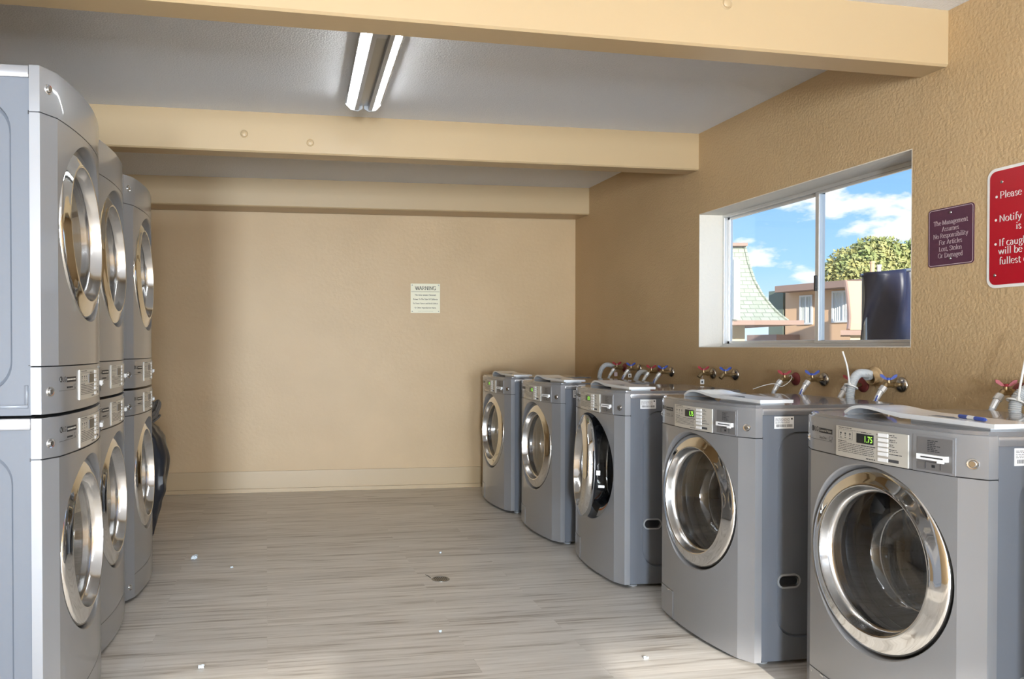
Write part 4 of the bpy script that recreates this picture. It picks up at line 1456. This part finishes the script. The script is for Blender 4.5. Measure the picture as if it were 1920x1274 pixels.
while x < wB * 0.74:
    w = rnd.uniform(0.004, 0.012)
    mb.poly([f(x, 0.014), f(x + w, 0.014), f(x + w, 0.0155), f(x, 0.0155)])
    x += w + 0.003
mb.build('sign_lettering', m_black, sg, fix=False)
for x in (0.013, wB - 0.013):
    for z in (0.013, hB - 0.013):
        mb = MB()
        mb.lathe([(0.0, -0.0065), (0.003, -0.006), (0.0048, -0.004)], 12, (x, 0, z), 'y')
        mb.build('screw', m_screw, sg, smooth=40)

# ---------------------------------------------------------------- floor drain, lint, sack
mb = MB()
mb.lathe([(0.046, 0.0), (0.046, 0.002), (0.040, 0.0035), (0.037, 0.002), (0.037, 0.0008), (0.0, 0.0008)], 32, (0, 0, 0), 'z')
dr = mb.build('floor_drain', m_screw, loc=(0.869, 3.90, 0.0), smooth=40)
tag(dr, 'small round metal drain grate set in the plank floor', 'drain')
mb = MB()
for k in range(-3, 4):
    hw = math.sqrt(max(0.0, 0.036 ** 2 - (k * 0.0095) ** 2))
    mb.box((k * 0.0095 - 0.0028, -hw, 0.001), (k * 0.0095 + 0.0028, hw, 0.0016))
mb.build('drain_slots', m_dark, dr)
mb = MB()
mb.tube(spline([(-0.045, 0.02, 0.003), (-0.055, 0.035, 0.006), (-0.05, 0.05, 0.004), (-0.062, 0.085, 0.002)], 5), 0.0012, 5)
tag(mb.build('thread', m_dark, loc=(0.869, 3.90, 0.0)), 'dark loose thread lying beside the floor drain', 'thread')
def lint(px, py, r, label, flat=0.5):
    zz = 1500 * CAM_H / (py - 652)
    x = (px - 500) * zz / 1523.6
    y = zz - 0.1793 * x
    rnd = random.Random(int(px))
    mb = MB()
    for k in range(5):
        a = rnd.uniform(0, 6.28)
        d = Vector((math.cos(a), math.sin(a), rnd.uniform(0.1, 0.5))) * r
        s = Vector((-d.y, d.x, 0.3 * r)) * 0.5
        c = Vector((rnd.uniform(-.3, .3) * r, rnd.uniform(-.3, .3) * r, 0.001 + abs(d.z)))
        mb.hexa([c - d - s + Vector((0, 0, abs(d.z))), c + d - s, c + d + s, c - d + s + Vector((0, 0, abs(d.z))),
                 c - d - s * 0.5 + Vector((0, 0, r * 0.5 + abs(d.z))), c + d - s * 0.6 + Vector((0, 0, r * 0.4)), c + d * 0.8 + s * 0.5 + Vector((0, 0, r * 0.4)), c - d * 0.8 + s + Vector((0, 0, r * 0.6 + abs(d.z)))])
    o = mb.build('lint_scrap', m_lint, loc=(x, y, 0.0))
    lo = min(v.co.z for v in o.data.vertices)
    o.location.z = -lo
    tag(o, label, 'lint', 'lint scraps on the floor')
lint(364, 1050, 0.016, 'pale blue crumpled lint scrap on the floor near the far stack')
lint(434, 1067, 0.007, 'tiny white lint scrap on the floor just right of the bigger pale blue one')
lint(826, 1039, 0.006, 'tiny white lint speck on the floor beyond the drain')
lint(376, 1256, 0.010, 'white lint scrap in the sunlit floor at the lower left')
lint(826, 1188, 0.006, 'tiny white lint speck on the floor nearer the viewer than the drain')
lint(1214, 1239, 0.008, 'white lint scrap on the floor beside the second washer from the right')

# dark sack with a knotted top beyond the third stack
def sack_profile(t):
    # t from 0 (floor) to 1 (neck): half width
    pts = [(0.0, 0.035), (0.04, 0.06), (0.16, 0.075), (0.30, 0.09), (0.45, 0.125), (0.7, 0.135), (0.86, 0.12), (0.95, 0.085), (1.0, 0.05)]
    for (a, ra), (b, rb) in zip(pts, pts[1:]):
        if t <= b:
            f = (t - a) / (b - a)
            f = f * f * (3 - 2 * f)
            return ra + (rb - ra) * f
    return 0.05
mb = MB()
rnd = random.Random(11)
ph = [rnd.uniform(0, 6.28) for _ in range(8)]
HS = 0.72
rings = []
for k in range(41):
    t = k / 40
    r = sack_profile(t)
    ring = []
    for i in range(48):
        a = 2 * PI * i / 48
        w = 1 + 0.07 * math.sin(5 * a + ph[0] + 3 * t) + 0.05 * math.sin(9 * a + ph[1] - 6 * t) + 0.035 * math.sin(14 * a + ph[2] + 9 * t) + 0.03 * math.sin(16 * t + ph[3] + 2 * a)
        off = 0.02 * math.sin(3.2 * t)
        ring.append(mb.v((r * w * math.cos(a) + off, 1.25 * r * w * math.sin(a), HS * t)))
    rings.append(ring)
for A, B in zip(rings, rings[1:]):
    for i in range(48):
        mb.face([A[i], A[(i + 1) % 48], B[(i + 1) % 48], B[i]])
mb.face(rings[0][::-1]); mb.face(rings[-1])
sk = mb.build('laundry_sack', m_sack, loc=(-0.752, 5.05, 0.0), smooth=60)
tag(sk, 'dark bulging sack with a ruffled grey top standing behind the farthest stack', 'sack')
mb = MB()
for k in range(70):
    a = rnd.uniform(0, 2 * PI)
    r0, r1 = rnd.uniform(0.01, 0.05), rnd.uniform(0.04, 0.105)
    z0, z1 = HS - 0.03, HS + rnd.uniform(0.03, 0.135)
    p = [(r0 * math.cos(a), r0 * math.sin(a), z0), (r1 * 0.9 * math.cos(a + 0.3), r1 * 0.9 * math.sin(a + 0.3), (z0 + z1) / 2 + 0.02), (r1 * math.cos(a + 0.7), r1 * math.sin(a + 0.7), z1), (r1 * 0.6 * math.cos(a + 1.2), r1 * 0.6 * math.sin(a + 1.2), z1 - 0.03)]
    mb.tube(spline(p, 5), rnd.uniform(0.004, 0.010), 6)
mb.build('ruffled_top', m_sackn, sk, smooth=50)

# ---------------------------------------------------------------- outside the window
GZ = -2.8
def E3(a, D, z):
    """a to the right and D ahead of the lens axis, z up"""
    p = CAX * a + CAY * D
    return Vector((p.x, p.y, z))
def A_(px, D): return (px - 764.7) / FPX * D
def Z_(py, D): return CAM_H + (652 - py) / FPX * D
mb = MB()
mb.box((WX + 0.3, -60, GZ - 0.2), (90, 90, GZ))
tag(mb.build('ground', m_ground), 'paved yard far below the window', 'ground', kind='structure')
mb = MB()
mb.box((-6, FY - 6, -0.2), (6, FY - 0.2, -0.02))  # slab added out of view to reflect sun into the room
tag(mb.build('walkway_ground', m_walk), 'unseen concrete walkway outside the two doorways, added to bounce sunlight in', 'ground', kind='structure')

def ebox(mb, a0, a1, d0, d1, z0, z1):
    mb.hexa([(a0, d0, z0), (a1, d0, z0), (a1, d1, z0), (a0, d1, z0), (a0, d0, z1), (a1, d0, z1), (a1, d1, z1), (a0, d1, z1)])
# every house is built in a frame turned to the lens axis: x right, y away
def house(name, label):
    o = empty(name, (0, 0, 0), -YAW)
    return tag(o, label, 'building', 'buildings seen through the window')

# A: house with the flared pale green shingle roof
hA = house('mansard_house', 'house with tall flared pale green shingle roof and brown eave outside the window')
D = 12.0
lv = [(602, 1477, 12.0), (590, 1469, 12.12), (575, 1462, 12.25), (550, 1452, 12.42), (520, 1443, 12.55), (485, 1436, 12.64), (452, 1432, 12.7)]
mb = MB()
rings = []
aL = A_(1180, D)
for py, pr, d in lv:
    z = Z_(py, D)
    ar = A_(pr, D)
    rings.append([mb.v((aL, d, z)), mb.v((ar, d, z)), mb.v((ar + (0 if False else 0.0), 17.5, z)), mb.v((aL, 17.5, z))])
for X_, Y_ in zip(rings, rings[1:]):
    for i in range(4):
        mb.face([X_[i], X_[(i + 1) % 4], Y_[(i + 1) % 4], Y_[i]])
mb.face(rings[-1]); mb.face(rings[0][::-1])
rf = mb.build('shingle_roof', m_shing, hA)
mb = MB()
prev = None
for py, pr, d in lv:
    p = (A_(pr, D), d - 0.01, Z_(py, D))
    if prev:
        mb.tube([prev, p], 0.022, 6)
    prev = p
mb.build('hip_ridge', m_shing, rf)
mb = MB()
ebox(mb, aL, A_(1433, D), 12.6, 17.6, Z_(452, D), Z_(452, D) + 0.05)
mb.build('roof_cap', m_fascia, hA)
mb = MB()
ebox(mb, aL, A_(1498, D), 11.85, 17.6, Z_(610, D), Z_(601.5, D))
mb.build('eave', m_fascia, hA)
mb = MB()
ebox(mb, aL, A_(1428, D), 12.6, 17.0, GZ, Z_(610, D))
mb.build('wall', m_stucy, hA)
mb = MB()
ebox(mb, A_(1368, 11.9), A_(1379, 11.9), 11.75, 12.75, Z_(600, D), Z_(490, D))
mb.build('dormer_trim', m_winw, hA)
# B: orange stucco house, its front turned a little
hB = house('stucco_house', 'orange stucco house with brown flat roof edge beyond the mansard roof')
DL, DR = 20.3, 18.0
PL_ = Vector((A_(1452, DL), DL, 0))
PR_ = Vector((A_(1618, DR), DR, 0))
ux = (PR_ - PL_).normalized()
uy = Vector((-ux.y, ux.x, 0))
ZE = 2.76
def onB(px, back=0.0):
    """distance along the front of B for a picture column, on the plane set BACK behind the eave"""
    k = (px - 764.7) / FPX
    o = PL_ + uy * back
    # o.x + s ux.x = k (o.y + s ux.y)
    return (k * o.y - o.x) / (ux.x - k * ux.y)
def dB(s, back): return (PL_ + uy * back + ux * s).y
def zB(px, py, back=0.0):
    s = onB(px, back)
    return CAM_H + (652 - py) / FPX * dB(s, back)
fB = empty('building_front')
bpy.data.objects.remove(fB)
def bbox(mb, s0, s1, b0, b1, z0, z1):
    q = lambda s, b, z: tuple(PL_ + uy * b + ux * s + Vector((0, 0, z)))
    mb.hexa([q(s0, b0, z0), q(s1, b0, z0), q(s1, b1, z0), q(s0, b1, z0), q(s0, b0, z1), q(s1, b0, z1), q(s1, b1, z1), q(s0, b1, z1)])
SB = (PR_ - PL_).length
mb = MB()
bbox(mb, onB(1472, 0.5), SB + 3, 0.5, 7, GZ, ZE - 0.12)
mb.build('wall', m_stuc, hB)
mb = MB()
bbox(mb, 0.0, SB, 0.0, 7.4, ZE - 0.16, ZE)
mb.build('eave', m_fascia, hB)
for (xa, xb, yt, yb_) in ((1500, 1524, 554, 609), (1560.5, 1603, 545, 605)):
    s0, s1 = onB(xa, 0.5), onB(xb, 0.5)
    z0, z1 = zB((xa + xb) / 2, yb_, 0.5), zB((xa + xb) / 2, yt, 0.5)
    mb = MB()
    t_ = 0.045
    bbox(mb, s0, s1, 0.46, 0.52, z1 - t_, z1)
    bbox(mb, s0, s1, 0.46, 0.52, z0, z0 + t_)
    bbox(mb, s0, s0 + t_, 0.46, 0.52, z0 + t_, z1 - t_)
    bbox(mb, s1 - t_, s1, 0.46, 0.52, z0 + t_, z1 - t_)
    bbox(mb, (s0 + s1) / 2 - 0.02, (s0 + s1) / 2 + 0.02, 0.465, 0.52, z0 + t_, z1 - t_)
    wf = mb.build('window', m_winw, hB)
    mb = MB()
    nf = 30
    q = lambda s, b, z: tuple(PL_ + uy * b + ux * s + Vector((0, 0, z)))
    lo = [mb.v(q(s0 + t_ + (s1 - s0 - 2 * t_) * i / nf, 0.485 + 0.012 * math.sin(i * 1.9), z0 + t_)) for i in range(nf + 1)]
    hi = [mb.v(q(s0 + t_ + (s1 - s0 - 2 * t_) * i / nf, 0.485 + 0.012 * math.sin(i * 1.9), z1 - t_)) for i in range(nf + 1)]
    for i in range(nf):
        mb.face([lo[i], lo[i + 1], hi[i + 1], hi[i]])
    mb.build('curtain', m_curt, wf)
s0, s1 = onB(1597, 0.2), onB(1613, 0.2)
mb = MB()
bbox(mb, s0, s1, 0.15, 0.52, zB(1605, 554, 0.2), zB(1605, 537, 0.2))
ac = mb.build('air_conditioner', m_curt, hB)
mb = MB()
for k in range(6):
    zz_ = zB(1605, 552.5, 0.2) + k * 0.032
    bbox(mb, s0 + 0.03, s1 - 0.03, 0.14, 0.15, zz_, zz_ + 0.012)
mb.build('grille', m_stucy, ac)
s0, s1 = onB(1427, 0.2), onB(1483, 0.2)
mb = MB()
bbox(mb, onB(1446, 0.6), onB(1473, 0.6), 0.5, 4, GZ, zB(1460, 546, 0.6))
mb.build('shingle_roof', m_shing2, hB)
mb = MB()
bbox(mb, s0, s1, -0.3, 1.2, zB(1455, 640, 0.0), zB(1455, 628, 0.0))
mb.build('porch_roof', m_fascia, hB)
for (xa, yt, r) in ((1634.5, 491, 0.05), (1647, 497, 0.045)):
    d = 18.6
    mb = MB()
    p = (A_(xa, d), d)
    mb.tube([(p[0], p[1], ZE - 0.3), (p[0], p[1], Z_(yt, d))], r, 12)
    mb.tube([(p[0], p[1], Z_(yt, d) - 0.04), (p[0], p[1], Z_(yt, d))], r * 1.25, 12)
    mb.build('vent_pipe', m_stuc if xa < 1640 else m_winw, hB, smooth=40)
# C: second flared roof at the right, mostly behind the tarpaulin
hC = house('flared_roof_house', 'tan house with flared brown edged roof beside the navy tarpaulin')
D = 15.0
lv = [(619, 1589), (606, 1597), (590, 1604), (570, 1609), (545, 1613), (522, 1616)]
mb = MB()
rings = []
aR = A_(1800, D)
for k, (py, pl_) in enumerate(lv):
    z = Z_(py, D)
    d = D + 0.12 * k
    rings.append([mb.v((A_(pl_, D), d, z)), mb.v((aR, d, z)), mb.v((aR, 17.0, z)), mb.v((A_(pl_, D) * 17.0 / d + 0.05, 17.0, z))])
for X_, Y_ in zip(rings, rings[1:]):
    for i in range(4):
        mb.face([X_[i], X_[(i + 1) % 4], Y_[(i + 1) % 4], Y_[i]])
mb.face(rings[-1]); mb.face(rings[0][::-1])
rf = mb.build('flared_roof', m_stuc, hC)
mb = MB()
mb.tube(spline([(A_(pl_, D), D + 0.12 * k - 0.02, Z_(py, D)) for k, (py, pl_) in enumerate(lv)], 4), 0.035, 6)
mb.build('roof_edge', m_fascia, rf, smooth=40)
mb = MB()
e0 = A_(1565, D)
z0, z1 = Z_(629, D), Z_(620, D)
mb.hexa([(e0, D - 0.2, z0), (aR, D - 0.2, z0), (aR, 17, z0), (e0 * 17 / (D - 0.2), 17, z0), (e0, D - 0.2, z1), (aR, D - 0.2, z1), (aR, 17, z1), (e0 * 17 / (D - 0.2), 17, z1)])
mb.build('eave', m_fascia, hC)
mb = MB()
e0 = A_(1594, D)
z1 = Z_(629, D)
mb.hexa([(e0, D, GZ), (aR, D, GZ), (aR, 17, GZ), (e0 * 17 / D, 17, GZ), (e0, D, z1), (aR, D, z1), (aR, 17, z1), (e0 * 17 / D, 17, z1)])
mb.build('wall', m_stucy, hC)

# tree behind the houses
def leaf_crown(blobs, n, size, seed):
    rnd = random.Random(seed)
    mb = MB()
    for (c, r) in blobs:
        c = Vector(c)
        for _ in range(int(n * r * r)):
            d = Vector((rnd.gauss(0, 1), rnd.gauss(0, 1), rnd.gauss(0, 1))).normalized()
            p = c + d * r * rnd.uniform(0.72, 1.05)
            a = Vector((rnd.gauss(0, 1), rnd.gauss(0, 1), rnd.gauss(0, 1))).normalized()
            b = a.cross(d + Vector((0.01, 0, 0.02))).normalized()
            s = size * rnd.uniform(0.6, 1.3)
            mb.poly([p - a * s, p + b * s * 0.55, p + a * s, p - b * s * 0.55])
    return mb
def tree(label, blobs, trunk, seed):
    mb = leaf_crown(blobs, 1700, 0.095, seed)
    root = empty('leafy_tree', trunk)
    fo = mb.build('foliage', m_leaf, fix=False)
    fo.parent = root
    fo.matrix_parent_inverse = Matrix.Translation(-Vector(trunk))
    mb = MB()
    mb.tube([(0, 0, 0), (0.05, 0.02, 3.0), (0, 0, 5.5)], [0.32, 0.26, 0.16], 10)
    for q in ((1.1, 0.3, 6.6), (-1.2, -0.2, 6.4), (0.2, 0.9, 6.9)):
        mb.tube([(0.02, 0, 3.6), (q[0] * 0.5, q[1] * 0.5, 5.0), q], [0.16, 0.12, 0.06], 8)
    mb.build('trunk', m_bark, root, smooth=50)
    return tag(root, label, 'tree', 'trees beyond the roofs')
D = 32.0
def blob(px, py, r): return (tuple(E3(A_(px, D), D + random.uniform(-1, 1), Z_(py, D))), r)
tree('bushy green tree with yellowing leaves rising behind the brown roof edge', [blob(1556, 518, 0.5), blob(1575, 510, 0.7), blob(1595, 500, 0.8), blob(1615, 492, 0.85), blob(1630, 484, 0.85), blob(1648, 490, 0.9), blob(1612, 515, 1.1), blob(1640, 512, 1.2), blob(1585, 525, 0.9)], tuple(E3(A_(1618, D), D, GZ)), 4)
D = 37.5
tree('bushy green tree rising behind the navy tarpaulin', [blob(1672, 494, 0.75), blob(1690, 487, 0.8), blob(1710, 490, 0.9), blob(1735, 480, 1.1), blob(1700, 512, 1.2), blob(1672, 515, 1.0), blob(1750, 505, 1.4)], tuple(E3(A_(1705, D), D, GZ)), 9)

# navy tarpaulin hung from a pole just outside the window
D = 4.35
tp = empty('tarpaulin', (0, 0, 0), -YAW)
tag(tp, 'dark navy tarpaulin hanging in folds outside the right window half', 'tarpaulin')
a0, a1 = A_(1618, D), A_(1618, D) + 1.25
zt0, zt1 = Z_(512, D), Z_(512, D) + 0.12 * 1.25
zb0 = Z_(652, D) - 0.9
mb = MB()
nu, nv = 90, 60
grid = []
rnd = random.Random(3)
for j in range(nv + 1):
    row = []
    for i in range(nu + 1):
        u, v = i / nu, j / nv
        a = a0 + (a1 - a0) * u
        zt = zt0 + (zt1 - zt0) * u - 0.02 * math.sin(PI * min(1, u * 3)) * 0.5
        z = zt + (zb0 - zt) * v
        sw = 0.05 * math.exp(-((u - 0.12 - 0.10 * v) / 0.06) ** 2) + 0.03 * math.sin(22 * (u - 0.35 * v)) * (0.3 + 0.7 * (1 - v)) + 0.018 * math.sin(55 * u + 9 * v) * (1 - v) + 0.02 * math.sin(14 * (u * 0.6 + v))
        row.append(mb.v((a, D - sw, z)))
    grid.append(row)
for j in range(nv):
    for i in range(nu):
        mb.face([grid[j][i], grid[j][i + 1], grid[j + 1][i + 1], grid[j + 1][i]])
o = mb.build('cloth', m_tarp, tp, smooth=80)
so = o.modifiers.new('thickness', 'SOLIDIFY')
so.thickness = 0.003
mb = MB()
mb.tube([(a0 - 0.01, D + 0.012, zt0 - 0.015), (a1 + 0.02, D + 0.012, zt1 - 0.015)], 0.010, 10)
for a in (a0 + 0.02, a1 - 0.02):
    z = zt0 + (zt1 - zt0) * (a - a0) / (a1 - a0)
    mb.tube([(a, D + 0.02, GZ), (a, D + 0.02, z - 0.016)], 0.016, 10)
mb.build('pole_frame', m_fixg, tp, smooth=40)
